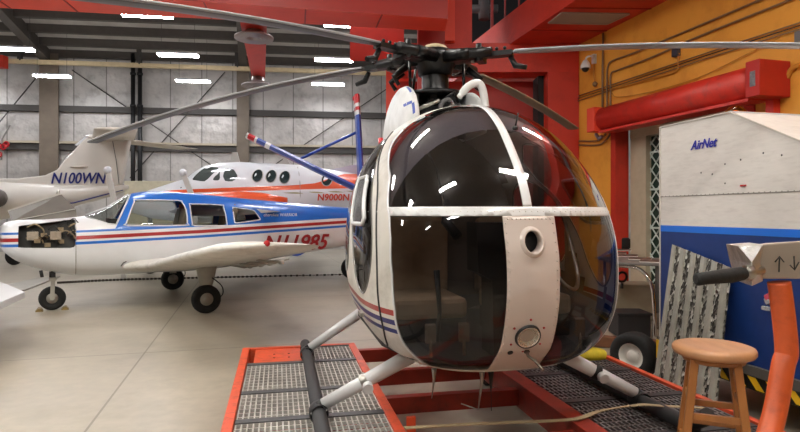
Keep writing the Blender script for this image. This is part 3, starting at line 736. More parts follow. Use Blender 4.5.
for i in range(3):
    for j in range(2):
        c=hw(-.10+.1*i,.265,1.42-.11*j); MB().lathe([(.042,.0),(.042,.012),(.036,.012),(.034,.004),(0,.004)],c,-VA,18).build('gauge',mat('gauge face',(60,60,62),.3),pdl)
MB().tube([hw(-.25,.15,1.62),hw(-.27,.2,1.5),hw(-.22,.26,1.42)],[.02,.03,.03],8).tube([hw(-.27,.16,1.60),hw(-.25,-.05,1.8),hw(-.3,-.3,2.05)],.008,6).build('map_lamp',black,heli)
MB().tube(smoothpts([hw(.42,.0,1.55),hw(.38,.2,1.35),hw(.36,.28,1.2),(hw(.44,.32,1.12)),hw(.52,.22,1.2),hw(.56,.0,1.5)],6),.012,8).build('harness_loop',steel,heli)
tag(MB().loft([[hw(.43+.11*math.cos(2*PI*k/16)*s_,-.02+.07*math.sin(2*PI*k/16)*s_,z) for k in range(16)] for z,s_ in ((1.065,.8),(1.12,1.0),(1.2,.95),(1.27,.6),(1.3,.2))]).build('life_vest',mat('orange fabric',(214,84,40),.8,var=.15)),'folded orange life vest on the right cabin seat of the helicopter','vest')
# cowling around the rotor mast
def cowl(sg,hgt,m,nm):
    R=[]
    for i in range(25):
        t=i/24; v=-.42-1.15*t; h=hgt*math.sin(PI*min(1,t*1.05+.0))**.55 if 0<t<1 else 0
        zt=interp(v)[0]
        base=zt-.09; 
        ring=[]
        for k in range(15):
            a=k/14; z=base+(h+.09)*a; u=sg*(.31-.10*a*a-.04*abs(2*t-1)); ring.append(hw(u,v,z))
        R.append(ring)
    Pq=[(R[i][k],R[i][k+1],R[i+1][k+1],R[i+1][k]) for i in range(24) for k in range(14)]
    return MB().polys(Pq).build(nm,m,heli,solid=.025)
cwm=mat('cowl white',(206,208,210),.4,var=.1,scale=12)
def lobe(uc,wu,v0,v1,z0,z1,nm,lean=0):
    R=[]
    for i in range(21):
        a=PI*i/20; v=(v0+v1)/2+(v0-v1)/2*math.cos(a); k=max(.02,math.sin(a)**.7)
        ring=[]
        for j in range(24):
            b=2*PI*j/24; c,s=math.cos(b),math.sin(b); z=z0+(z1-z0)*k*max(0,abs(s)**.8*(1 if s>0 else 0)); 
            if s<0: z=z0+.04*s
            ring.append(hw(uc+wu*k*math.copysign(abs(c)**.9,c)+lean*(z-z0),v,z))
        R.append(ring)
    o=MB().loft(R).build(nm,cwm,heli); BASE[nm]=BASE[heli.name]; return o
lobe(-.285,.085,-.50,-1.5,2.10,2.50,'left_engine_cowl',lean=.05)
lobe(.235,.03,-.52,-1.4,2.15,2.465,'right_engine_cowl',lean=-.06)
MB().tube(smoothpts([hw(.05,-.56,2.36),hw(.12,-.56,2.44),hw(.19,-.56,2.465),hw(.225,-.56,2.42),hw(.245,-.56,2.3),hw(.25,-.54,2.18)],6),[.02]*3+[.028]*28,10).build('cowl_arch',cwm,heli)
# small blue ink marks following the cowl front
from mathutils.bvhtree import BVHTree
cwo=[o for o in bpy.data.objects if o.name=='left_engine_cowl'][0]
bvh=BVHTree.FromPolygons([v.co+BASE['left_engine_cowl'] for v in cwo.data.vertices],[tuple(p.vertices) for p in cwo.data.polygons])
for (u,z,ww,hh) in ((-.325,2.40,.035,.07),(-.28,2.42,.016,.06),(-.345,2.27,.022,.09),(-.31,2.30,.04,.022),(-.285,2.26,.018,.08)):
    g=[[None]*6 for _ in range(6)]; ok=True
    for a in range(6):
        for b in range(6):
            o_=hw(u+ww*(a/5-.5),.3,z+hh*(b/5-.5)+.012*a/5); h_=bvh.ray_cast(o_,-VA)[0]
            if h_ is None: ok=False
            else: g[a][b]=h_+VA*.003
    if ok: MB().polys([(g[a][b],g[a+1][b],g[a+1][b+1],g[a][b+1]) for a in range(5) for b in range(5)]).build('cowl_marking',mat('cowl blue ink',(70,88,170),.5),heli)
MB().loft([[hw(-.12,-.2,2.2),hw(-.08,-.2,2.24),hw(-.08,-.2,2.2)],[hw(-.3,-.5,2.15),hw(-.26,-.5,2.2),hw(-.26,-.5,2.16)]]).build('cowl_lip',darkgrey,heli)
MB().tube([hw(-.47,-.75,2.01),hw(-.47,-.76,2.085)],.018,8).build('red_beacon',red_small,heli)
# gearbox and clutter
gb=MB(); HUB=V((.272,4.408,2.73)); mu0=hw(0,-1,0)
gb.lathe([(.24,2.1),(.24,2.28),(.2,2.34),(.13,2.36),(.12,2.46),(.105,2.48),(.105,2.60)],(HUB.x,HUB.y,0),n=24)
for k in range(34):
    a=random.uniform(0,2*PI); r=random.uniform(.08,.27); z=random.uniform(2.22,2.42); c=V((HUB.x+r*math.cos(a),HUB.y+r*math.sin(a),z))
    if k%3==0: gb.box(c,(random.uniform(.04,.1),random.uniform(.04,.1),random.uniform(.03,.1)))
    elif k%3==1: gb.lathe([(.035,-.03),(.035,.03),(.02,.05),(0,.05)],c,(math.cos(a),math.sin(a),.3),10)
    else: gb.tube([c,c+V((.08,.02,.06)),c+V((.12,.05,-.03))],.012,6)
gb.build('gearbox',blackmetal,heli)
MB().lathe([(.12,2.43),(.245,2.435),(.25,2.45),(.24,2.465),(.12,2.47)],(HUB.x,HUB.y,0),n=32).build('swashplate',blackmetal,heli)
cw=MB()
for p0,p1 in (((-.2,-.75,2.3),(-.05,-.7,2.36)),((.1,-.72,2.28),(.2,-.8,2.33)),((-.02,-.70,2.26),(.05,-.7,2.34))):
    cw.tube([hw(*p0),hw(*p1)],.014,8)
cw.build('oil_line',steel,heli)
MB().tube(smoothpts([hw(-.02,-.72,2.24),hw(-.04,-.7,2.33),hw(.02,-.7,2.37),hw(.08,-.74,2.30)],5),.016,8).build('hose',mat('grey hose',(90,90,92),.5),heli)
# rotor head
hub=MB().lathe([(.0,-.13),(.13,-.12),(.145,-.05),(.17,-.02),(.18,.03),(.13,.07),(.10,.08)],HUB,n=20)
hub.build('rotor_hub',blackmetal,heli)
MB().lathe([(.10,.05),(.105,.07),(.085,.105),(.05,.118),(0,.122)],HUB,n=24).build('hub_cap',mat('tan hub cap',(176,160,128),.5,var=.1),heli)
MB().lathe([(.09,2.58),(.09,2.66)],(HUB.x,HUB.y,0)).build('mast',blackmetal,heli)
def zbl(r): return HUB.z+.01-.028*r*r
def blade(ang,L,m1,edge,name='rotor_blade'):
    c,s=math.cos(math.radians(ang)),math.sin(math.radians(ang)); d=V((c,s,0)); q=V((-s,c,0))
    if q.y>0 : q=-q
    sec=[(-.055,.0),(-.04,.010),(-.01,.012),(.03,.006),(.07,.001),(.03,-.004),(-.02,-.007),(-.04,-.006)]
    R=[]
    for i in range(25):
        r=.55+(L-.55)*i/24; z=zbl(r); kk=.35 if i==0 else (.8 if i==1 else 1)
        R.append([V((HUB.x,HUB.y,z))+d*r-q*a*kk+V((0,0,b)) for a,b in sec])
    bl=MB().loft(R).build(name,m1,heli)
    # light leading edge strip
    E=[V((HUB.x,HUB.y,zbl(r)+.001))+d*r+q*.054 for r in [.62+(L-.64)*i/20 for i in range(21)]]
    MB().tube(E,.0085,6).build('leading_edge',edge,bl)
    # grip, lag damper, pitch arm
    g=MB(); o=V((HUB.x,HUB.y,HUB.z-.0))
    g.beam(o+d*.10,o+d*.36+V((0,0,.0)),.10,.075); g.beam(o+d*.34,o+d*.60+V((0,0,-.005)),.085,.035)
    g.box(o+d*.36,(.06,.13,.10),d,q,ZU); g.tube([o+d*.36+q*.07+V((0,0,-.06)),o+d*.36+q*.07+V((0,0,.07))],.022,10)
    g.tube([o+d*.10+q*.09,o+d*.46+q*.07],[.050,.036],14); g.tube([o+d*.2+q*.11,o+d*.3+q*.1],.04,12)
    g.tube([o+d*.58+V((0,0,-.03)),o+d*.62+V((0,0,-.10)),o+d*.70+V((0,0,-.12))],[.018,.024,.018],8)
    for k in range(5): g.ball(o+d*(.3+.06*k)+V((0,0,.04)),.014,8)
    gg=g.build('blade_grip',blackmetal,heli)
    MB().tube([o+d*.20-q*.08+V((0,0,-.02)),V((HUB.x,HUB.y,2.45))+d*.22-q*.05],.012,8).ball(V((HUB.x,HUB.y,2.45))+d*.22-q*.05,.024).build('pitch_link',blackmetal,gg)
    MB().lathe([(.048,-.012),(.052,0),(.048,.012)],o+d*.30,d,16).build('clamp_ring',steel,gg)
    return bl
blade(224,4.0,bladegrey,bladelight); blade(154.7,3.95,bladegrey,bladelight); blade(-21.7,4.0,bladelight,bladelight); blade(51.5,2.80,bladebrown,mat('tan blade edge',(130,118,98),.5))
# extra clutter hanging parts at the head
for a_ in (205,170,-10):
    c,s=math.cos(math.radians(a_)),math.sin(math.radians(a_)); p=HUB+V((c*.25,s*.25,-.08))
    MB().tube([p,p+V((c*.1,s*.1,-.08)),p+V((c*.06,s*.06,-.14))],[.028,.022,.016],8).build('drop_restrainer',blackmetal,heli)
# landing gear
for sg in (-1,1):
    u=sg*.96; zk=.415
    pts=[hw(u,-1.75,zk),hw(u,-1.5,zk),hw(u,.45,zk),hw(u,.62,zk+.03),hw(u,.74,zk+.10)]
    sk=MB().tube(smoothpts(pts,6),.042,14).build('skid_tube',darkgrey,heli)
    for v in (-1.41,-.02 if sg<0 else .17):
        top=(sg*.42,v+.02 if v<-.5 else .05,.80 if v<-.5 else .735)
        foot=hw(u,v,zk+.03); tp=hw(*top)
        d=(foot-tp); 
        stt=MB().tube([tp,tp+d*.5,foot+d*-.04],[.046,.040,.034],16).build('strut',white,heli)
        MB().tube([tp+d*.955,foot],[.038,.032],14).build('ankle_joint',black,stt)
        MB().lathe([(.052,-.05),(.056,-.04),(.056,.04),(.052,.05)],hw(u,v,zk),VA,14).build('skid_clamp',black,stt)
        if v>-1:
            k=tp+d*.52; kn=MB().lathe([(.046,-.02),(.049,-.012),(.049,.012),(.046,.02)],k,d,16); kn.build('fairing_collar',steel if sg<0 else black,stt)
            MB().tube([k+V((.02,-.05,-.01)),k+V((.025,-.085,-.02))],.030,14).build('damper_knob',white,stt)
# belly antennas
def bpos(px,py):  # point on belly approx
    return on_z(px,py,.69)
q=bpos(434,374); MB().tube([q+V((0,0,.03)),q+V((0,0,-.03)),q+V((-.012,0,-.13))],[.014,.007,.002],8).build('belly_antenna',steel,heli)
q=bpos(482,374); MB().tube([q+V((0,0,.03)),q+V((0,0,-.03)),q+V((-.02,0,-.19))],[.018,.009,.003],8).tube([q+V((-.02,0,-.19)),q+V((-.11,.02,-.165))],.003,6).build('belly_antenna',steel,heli)
q=bpos(491,375); MB().tube([q+V((0,0,.03)),q+V((0,0,-.02)),q+V((0,0,-.09))],[.018,.012,.002],8).tube([q+V((0,0,-.08)),q+V((.002,0,-.19))],.0018,5).build('drain_spike',black,heli)
# tail boom, fin, stabiliser
R=[]
for v,z,r in ((-2.3,1.55,.19),(-2.8,1.6,.16),(-4,1.7,.12),(-5.1,1.78,.09),(-5.5,1.8,.05)): R.append([hw(r*math.cos(2*PI*k/20),v,z+r*math.sin(2*PI*k/20)) for k in range(20)])
MB().loft(R).build('tail_boom',white,heli)
TY=8.75
def tp_(px,py,dy=0): return at(px,py,TY+dy)
def fin(a,b,c0,c1,th,secs,nm):   # a root, b tip, chords (world depth), striped tip
    fo=MB(); d=b-a
    for i,(t0,t1,mi) in enumerate(secs):
        R=[]
        for t in (t0,t1):
            p=a+d*t; ch=c0+(c1-c0)*t; n=d.cross(VA).normalized()
            R.append([p+VA*(ch*x)+n*(th*y) for x,y in ((.5,0),(.35,.45),(0,.5),(-.5,.05),(-.5,-.05),(0,-.5),(.35,-.45))])
        fo.loft(R,mi=mi,smooth=False)
    return fo.build(nm,[navy_b,white,red_small],heli)
navy_b=mat('tail blue paint',(34,66,156),.35,coat=.3)
tipst=[(0,.80,0),(.80,.84,1),(.84,.91,0),(.91,.93,1),(.93,.985,2),(.985,1.0,1)]
fin(tp_(364,193),tp_(247,136),.55,.42,.085,tipst,'stabiliser')
fin(tp_(360.5,185),tp_(356,96),.60,.40,.075,[(0,.70,0),(.70,.77,0),(.77,.82,1),(.82,.86,2),(.86,.90,1),(.90,1,2)],'vertical_fin')
MB().tube([tp_(301,158.5),tp_(357,132)],.022,8).build('stabiliser_strut',navy_b,heli)
MB().ball(tp_(356,98.5),.055,12).build('fin_light',red_small,heli)
# ------------------------------------------------------------------ cart under the helicopter
cart=thing('platform_cart',hw(0,0,0),'low orange steel cart with grey grated platforms under the helicopter','cart')
CZ=.36; VB_,VF_=-1.86,1.22
def cb_(u0,u1,v0,v1,z0,z1): return MB().hexa([hw(u0,v0,z0),hw(u0,v1,z0),hw(u1,v1,z0),hw(u1,v0,z0),hw(u0,v0,z1),hw(u0,v1,z1),hw(u1,v1,z1),hw(u1,v0,z1)])
for sg in (-1,1):
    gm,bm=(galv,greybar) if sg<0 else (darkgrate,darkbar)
    o0,o1=(-1.49,-1.43) if sg<0 else (1.43,1.475)
    i0,i1=(-.57,-.51) if sg<0 else (.44,.56)
    cb_(o0,o1,VB_,VF_,.2,CZ+.02).build('outer_rail',cart_orange,cart,bevel=.004)
    cb_(i0,i1,VB_,VF_,.2,CZ+.01).build('inner_rail',cart_orange if sg<0 else cart_red,cart,bevel=.004)
    ua,ub=(o1,i0) if sg<0 else (i1,o0)
    cb_(min(o0,i0),max(o1,i1),VB_-.05,VB_,.2,CZ+.01).build('end_rail',cart_orange if sg<0 else cart_red,cart,bevel=.004)
    # under frame
    for k in range(5):
        v=VB_+.5+.62*k; cb_(ua,ub,v-.03,v+.03,.2,.30).build('floor_beam',cart_red,cart)
    edges=[-1.345,-.62,-.09,.45,VF_-.02] if sg<0 else [-1.84,-1.2,-.62,-.03,.55,VF_-.02]
    if sg<0:
        pl=cb_(ua+.05,-1.0,VB_+.0,-1.375,.33,CZ+.0).build('end_plate',cart_orange,cart,bevel=.004)
        bo=MB()
        for u in (-1.22,-1.1):
            for v in (-1.66,-1.54): bo.lathe([(.009,-.001),(.009,.002),(0,.002)],hw(u,v,CZ),ZU,8)
        bo.build('bolt_hole',dark,pl)
        # grate right of the end plate
        segs=[(-.92,ub,VB_+.02,-1.38)]+[(ua+.01,ub-.005,edges[i]+.02,edges[i+1]-.02) for i in range(len(edges)-1)]
    else: segs=[(ua+.005,ub-.01,edges[i]+.02,edges[i+1]-.02) for i in range(len(edges)-1)]
    for (a,b,v0,v1) in segs:
        g=MB(); nu=max(2,round((b-a)/.032)); nvv=max(2,round((v1-v0)/(.072 if sg<0 else .066)))
        if sg<0:
            for i in range(nu+1):
                u=a+(b-a)*i/nu; g.beam(hw(u,v0,CZ-.012),hw(u,v1,CZ-.012),.008,.024)
            for j in range(nvv+1):
                v=v0+(v1-v0)*j/nvv; g.beam(hw(a,v,CZ-.010),hw(b,v,CZ-.010),.008,.02)
        else:
            for i in range(nu+1):
                u=a+(b-a)*i/nu; g.beam(hw(u,v0,CZ-.012),hw(u,v1,CZ-.012),.010,.024)
            for j in range(nvv+1):
                v=v0+(v1-v0)*j/nvv; g.beam(hw(a,v,CZ-.010),hw(b,v,CZ-.010),.014,.02)
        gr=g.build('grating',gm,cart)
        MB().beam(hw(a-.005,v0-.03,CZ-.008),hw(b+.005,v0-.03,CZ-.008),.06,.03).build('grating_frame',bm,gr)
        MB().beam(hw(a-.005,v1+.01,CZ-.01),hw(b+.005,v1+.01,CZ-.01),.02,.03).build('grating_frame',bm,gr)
for v in (-1.80,-1.10,-.46,.35,1.0):
    cb_(-.51,.44,v-.035,v+.035,.22,.33).build('cross_beam',cart_red,cart,bevel=.003)
bk=cb_(-.49,-.44,.16,.18,.30,.42).build('upright_bracket',cart_orange,cart)
for u in (-1.3,-.65,.65,1.3):
    for v in (-1.6,1.0):
        MB().lathe([(.0,-.03),(.09,-.03),(.1,-.02),(.1,.02),(.09,.03),(0,.03)],hw(u,v,.1),UB,20).build('caster_wheel',rubber,cart)
        MB().box(hw(u,v,.17),(.09,.05,.08),UB,VA,ZU).build('caster_fork',darkgrey,cart)
# strap across the cart
st=[hw(-.62,.18,.395),hw(-.3,.15,.36),hw(.2,.14,.355),hw(.5,.13,.385),hw(.8,.04,.44),hw(.96,.0,.485),hw(1.2,-.02,.44),hw(1.46,-.03,.40)]
sp=MB(); S=smoothpts([on_z(405,428,.42),on_z(470,424,.40),on_z(520,422,.395),on_z(575,419,.385),on_z(600,411,.40),on_z(638,405,.47),on_z(665,406,.45),on_z(705,408,.395)],6)
for a,b in zip(S,S[1:]): sp.beam(a,b,.035,.004)
tag(sp.build('ratchet_strap',strap),'beige webbing strap lying across the cart over the right skid','strap')
# yellow cloth at the back of the right platform
yc=MB(); c=on_z(586,357,.36)
yc.loft([[c+V((.17*math.cos(2*PI*k/12)*s_,.12*math.sin(2*PI*k/12)*s_,z)) for k in range(12)] for z,s_ in ((0,1),(.035,1.02),(.06,.9),(.075,.5))])
tag(yc.build('yellow_pouch',mat('yellow fabric',(212,190,40),.7,var=.15,scale=20)),'yellow pouch lying on the cart beside the orange rail','pouch')
# ------------------------------------------------------------------ low-wing aeroplane (s aft, t towards the viewer)
AO=V((-3.79,10.15,0)); AS=V((.861,.509,0)).normalized(); AT=V((.509,-.861,0)).normalized()
def ap(s,t,z): q=AO+AS*s+AT*t; return V((q.x,q.y,z))
war=thing('light_aeroplane',ap(0,0,0),'blue and white low-wing aeroplane with open engine cowl parked at left','aeroplane')
# s, zbot, ztop, halfwidth, zmid
AT_=[(-2.72,1.00,1.36,.16,1.18),(-2.66,.93,1.41,.30,1.16),(-2.50,.80,1.44,.42,1.14),(-2.14,.64,1.45,.50,1.10),(-1.7,.55,1.49,.54,1.06),(-1.3,.53,1.55,.57,1.06),(-.6,.53,1.58,.60,1.08),(.3,.54,1.60,.60,1.10),(1.1,.62,1.66,.54,1.16),(2.1,.76,1.66,.42,1.22),(3.1,.88,1.60,.28,1.26),(4.2,1.0,1.52,.12,1.28),(4.5,1.05,1.45,.04,1.28)]
def asec(s):
    T=AT_
    if s<=T[0][0]: return T[0][1:]
    if s>=T[-1][0]: return T[-1][1:]
    for i in range(len(T)-1):
        if T[i][0]<=s<=T[i+1][0]: break
    t=(s-T[i][0])/(T[i+1][0]-T[i][0]); p0,p1,p2,p3=T[max(i-1,0)],T[i],T[i+1],T[min(i+2,len(T)-1)]
    o=[]
    for k in range(1,5):
        h=p2[0]-p1[0]; m1=(p2[k]-p0[k])/(p2[0]-p0[0])*h; m2=(p3[k]-p1[k])/(p3[0]-p1[0])*h
        o.append((2*t**3-3*t*t+1)*p1[k]+(t**3-2*t*t+t)*m1+(-2*t**3+3*t*t)*p2[k]+(t**3-t*t)*m2)
    return o
ROOF=[(-1.62,1.50),(-1.45,1.545),(-1.28,1.64),(-1.05,1.80),(-.90,1.885),(-.7,1.92),(-.3,1.925),(.25,1.885),(1.1,1.81),(2.1,1.735),(3.1,1.66)]
def apt(s,a):
    zb,zt,w_,zc=asec(s); roof=lerp_tab(ROOF,s) if s>-1.62 else zt
    if s>-1.62: zt=max(zt if s>3.0 else 0,roof)
    c,sn=math.cos(a),math.sin(a)
    if sn>=0:
        h=zt-zc; 
        k=min(1,max(0,(s+1.7)/.5))*max(0,min(1,(2.6-s)/1.0))
        n=2.2+.5*k; t=w_*math.copysign(abs(c)**(2/n),c); z=zc+h*abs(sn)**(2/n)
        # cabin sides lean in above the sill
        if z>1.32: t*=1-.28*k*((z-1.32)/.6)
    else:
        n=2.9; t=w_*math.copysign(abs(c)**(2/n),c); z=zc-(zc-zb)*abs(sn)**(2/n)
    return V((s,t,z))
NS=150; NK=112
_flip=0
R=[[apt(-2.72+(4.5+2.72)*(i/NS),2*PI*k/NK) for k in range(NK)] for i in range(NS+1)]
P=grid(R)+[tuple(reversed(R[0]))]+[tuple(R[-1])]
p_=P[len(P)//2+20]; n_=(p_[1]-p_[0]).cross(p_[2]-p_[1]); c_=V((0,p_[0].y,p_[0].z-1.1))
# chart (s,t,z) is mirrored against the world frame
if n_.dot(c_)*(AS.cross(AT).z)<0: P=[tuple(reversed(p)) for p in P]
def bl(s): return lerp_tab([(-3,1.21),(-1.7,1.245),(.11,1.315),(2.72,1.44),(4.5,1.52)],s)
WIN=[[(-1.03,1.38),(-1.00,1.345),(-.15,1.345),(-.10,1.38),(-.10,1.60),(-.15,1.73),(-.22,1.765),(-.84,1.765),(-.89,1.74)],
     [(-.02,1.37),(.02,1.335),(.50,1.33),(.56,1.37),(.54,1.65),(.50,1.69),(.02,1.705),(-.03,1.67)],
     [(.70,1.40),(.74,1.375),(1.12,1.42),(1.17,1.45),(1.10,1.56),(1.05,1.60),(.74,1.645),(.70,1.62)]]
WSH=[(-1.60,1.485),(-1.60,1.52),(-1.3,1.72),(-.98,1.93),(-.93,1.86),(-1.17,1.37),(-1.25,1.38),(-1.42,1.43)]
wins=[]
for poly in WIN:
    a,P=clip(P,lambda q,poly=poly:sdf(poly,q.x,q.z)); wins.append(a)
ws,P=clip(P,lambda q:sdf(WSH,q.x,q.z) if q.z>1.2 else 1)
EO=[(-2.48,1.03),(-2.48,1.355),(-1.735,1.455),(-1.735,1.01)]
eo,P=clip(P,lambda q:sdf(EO,q.x,q.z) if q.y>.15 else 1)
top,rest=clip(P,lambda q:-(q.z-bl(q.x)))      # above blue line
fr,blue=clip(top,lambda q:(q.x+1.16-(q.z-1.36)*.47) )
st1,fr=clip(fr,lambda q:q.z-bl(q.x)-.035)
def bd(P,f0,f1):
    lo,x=clip(P,lambda q:q.z-bl(q.x)-f0); m_,hi=clip(x,lambda q:q.z-bl(q.x)-f1); return m_,lo+hi
redb,rest=bd(rest,-.108,-.052); b2,rest=bd(rest,-.185,-.142)
A3=lambda P:[tuple(ap(q.x,q.y,q.z) for q in p) for p in P]
fus=MB().polys(A3(rest+fr)).polys(A3(blue+st1+b2),mi=1).polys(A3(redb),mi=2).build('fuselage',[white,plane_blue,stripe_red],war)
for a in wins:
    for sg in (1,-1):
        MB().polys(A3([p for p in a if p[0].y*sg>0])).build('cabin_window',glass_clear,war)
MB().polys(A3(ws)).build('windshield',glass_clear,war)
# window surrounds
def near_t(s,z,sg=1):
    lo,hi=0,PI/2
    for _ in range(30):
        m_=(lo+hi)/2
        if apt(s,m_).z<z: lo=m_
        else: hi=m_
    return sg*apt(s,lo).y
for poly in WIN:
    for sg in (1,-1):
        q=smoothpts([(a,b,0) for a,b in poly+poly[:1]],2)
        MB().tube([ap(c.x,near_t(c.x,c.y,sg)+sg*.002,c.y) for c in q],.011,6,caps=False).build('window_frame',white,war)
for sg in (1,-1):
    MB().tube([ap(s,near_t(s,z,sg)+sg*.002,z) for s,z in ((-1.17,1.37),(-1.1,1.52),(-1.02,1.69),(-.94,1.85))],.014,6).tube([ap(s,near_t(s,z,sg)+sg*.002,z) for s,z in ((-1.17,1.37),(-1.28,1.38),(-1.42,1.43),(-1.58,1.49))],.010,6).build('windshield_frame',white,war)
MB().tube([ap(-1.58,0,1.52),ap(-1.28,0,1.645),ap(-.95,0,1.87)],.012,6).build('windshield_post',white,war)
# cabin contents
MB().prism([ap(-1.3,-.5,1.0),ap(1.3,-.45,1.0),ap(1.3,.45,1.0),ap(-1.3,.5,1.0)],(0,0,-.03)).build('cabin_floor',darkgrey,war)
for s in (-.35,.45):
    for t in (-.25,.25):
        MB().box(ap(s,t,1.15),(.42,.42,.12),AS,AT,ZU).box(ap(s+.24,t,1.38),(.10,.42,.5),AS*.97+ZU*-.2,AT,ZU+AS*.2).box(ap(s+.30,t,1.66),(.06,.22,.10),AS,AT,ZU).build('seat',mat('grey brown seat fabric',(120,108,94),.8,var=.1),war,bevel=.02)
MB().box(ap(-1.2,0,1.36),(.12,.9,.2),AS,AT,ZU).build('dashboard',darkgrey,war)
# engine bay
MB().hexa([ap(-2.50,-.30,.98),ap(-1.74,-.40,.98),ap(-1.74,.33,.98),ap(-2.50,.28,.98),ap(-2.50,-.30,1.38),ap(-1.74,-.40,1.42),ap(-1.74,.16,1.42),ap(-2.50,.16,1.36)]).build('engine_block',mat('engine bay dark',(34,30,26),.6,var=.3,scale=12),war)
MB().hexa([ap(-2.52,-.1,.98),ap(-1.72,-.1,.98),ap(-1.72,.46,.98),ap(-2.52,.38,.98),ap(-2.52,-.1,1.01),ap(-1.72,-.1,1.01),ap(-1.72,.50,1.01),ap(-2.52,.40,1.01)]).build('engine_bay_floor',dark,war)
eng=MB(); 
for k in range(2):
    s=-2.3+.30*k; eng=MB()
    for j in range(7): eng.lathe([(.085-.003*j,0),(.085-.003*j,.008)],ap(s,.22+.02*j,1.2),AT,14)
    eng.box(ap(s,.37,1.2),(.15,.03,.13),AS,AT,ZU)
    eng.build('cylinder_head',mat('cylinder alloy',(168,156,140),.45,metal=.5,var=.2,scale=20),war,bevel=.006)
eng=MB()
for k in range(14):
    s=random.uniform(-2.45,-1.82); z=random.uniform(1.05,1.38); c=ap(s,random.uniform(.30,.38),z)
    if k%2: eng.tube(smoothpts([c,c+AS*.1+ZU*.05,c+AS*.2-ZU*.02,c+AS*.22-ZU*.08],4),.012,6)
    else: eng.box(c,(.08,.05,.06),AS,AT,ZU)
eng.build('engine_plumbing',mat('tan hoses',(140,122,94),.6,var=.4,scale=18),war)
eng=MB()
for k in range(10):
    s=random.uniform(-2.2,-1.8); z=random.uniform(1.04,1.40); c=ap(s,.36,z); eng.tube(smoothpts([c,c+AS*.07+ZU*.07,c+AS*.16-ZU*.05],4),.008,6)
eng.build('ignition_leads',black,war)
# raised cowl panel
q0,q1,q2,q3=[at(px,py,Y) for px,py,Y in ((18,231,8.92),(77,218.5,9.32),(61,194,9.6),(8,211,9.25))]
mid0=at(12,221,8.95); mid1=at(76,209,9.4)
cp=MB().add([q0,q1,mid1,mid0,q2,q3],[(0,1,2,3),(3,2,4,5)])
cpo=cp.build('raised_cowl_panel',mat('bare aluminium cowl inside',(104,100,93),.5,metal=.3,var=.1,scale=6,dirt=(110,104,96),dirt_amt=.5,dscale=8),war,solid=.012)
MB().beam(q3,q2,.03,.03).tube([q2+V((-.05,0,.0)),q2+V((-.05,0,.06))],.025,8).beam(mid0+V((0,-.02,0)),mid1+V((0,-.02,0)),.02,.012).build('cowl_edge',mat('light metal edge',(196,194,188),.4,metal=.4),cpo)
# spinner and propeller (left of the frame)
MB().lathe([(.17,0),(.16,.08),(.11,.2),(.0,.30)],ap(-2.73,0,1.18),-AS,20).build('spinner',white,war)
for sg in (1,-1):
    dd=(AT*.5+ZU*.87)*sg
    MB().loft([[ap(-2.80,0,1.18)+dd*r+AS*a*c_+dd.cross(AS)*b*c_ for a,b in ((.02,.5),(.05,0),(.02,-.5),(-.02,0))] for r,c_ in ((.1,.10),(.4,.14),(.8,.12),(.95,.04))]).build('propeller_blade',darkgrey,war)
# lower cowl seam and panel lines
MB().tube([ap(-1.73,near_t(-1.73,z)+.002,z) for z in (1.12,1.2,1.3,1.4,1.46)],.006,5).tube([ap(-1.73,apt(-1.73,-a).y+.002,apt(-1.73,-a).z) for a in (.0,.2,.4,.6,.8,1.0,1.2)],.006,5).build('firewall_seam',mat('seam grey',(130,126,120),.5),war)
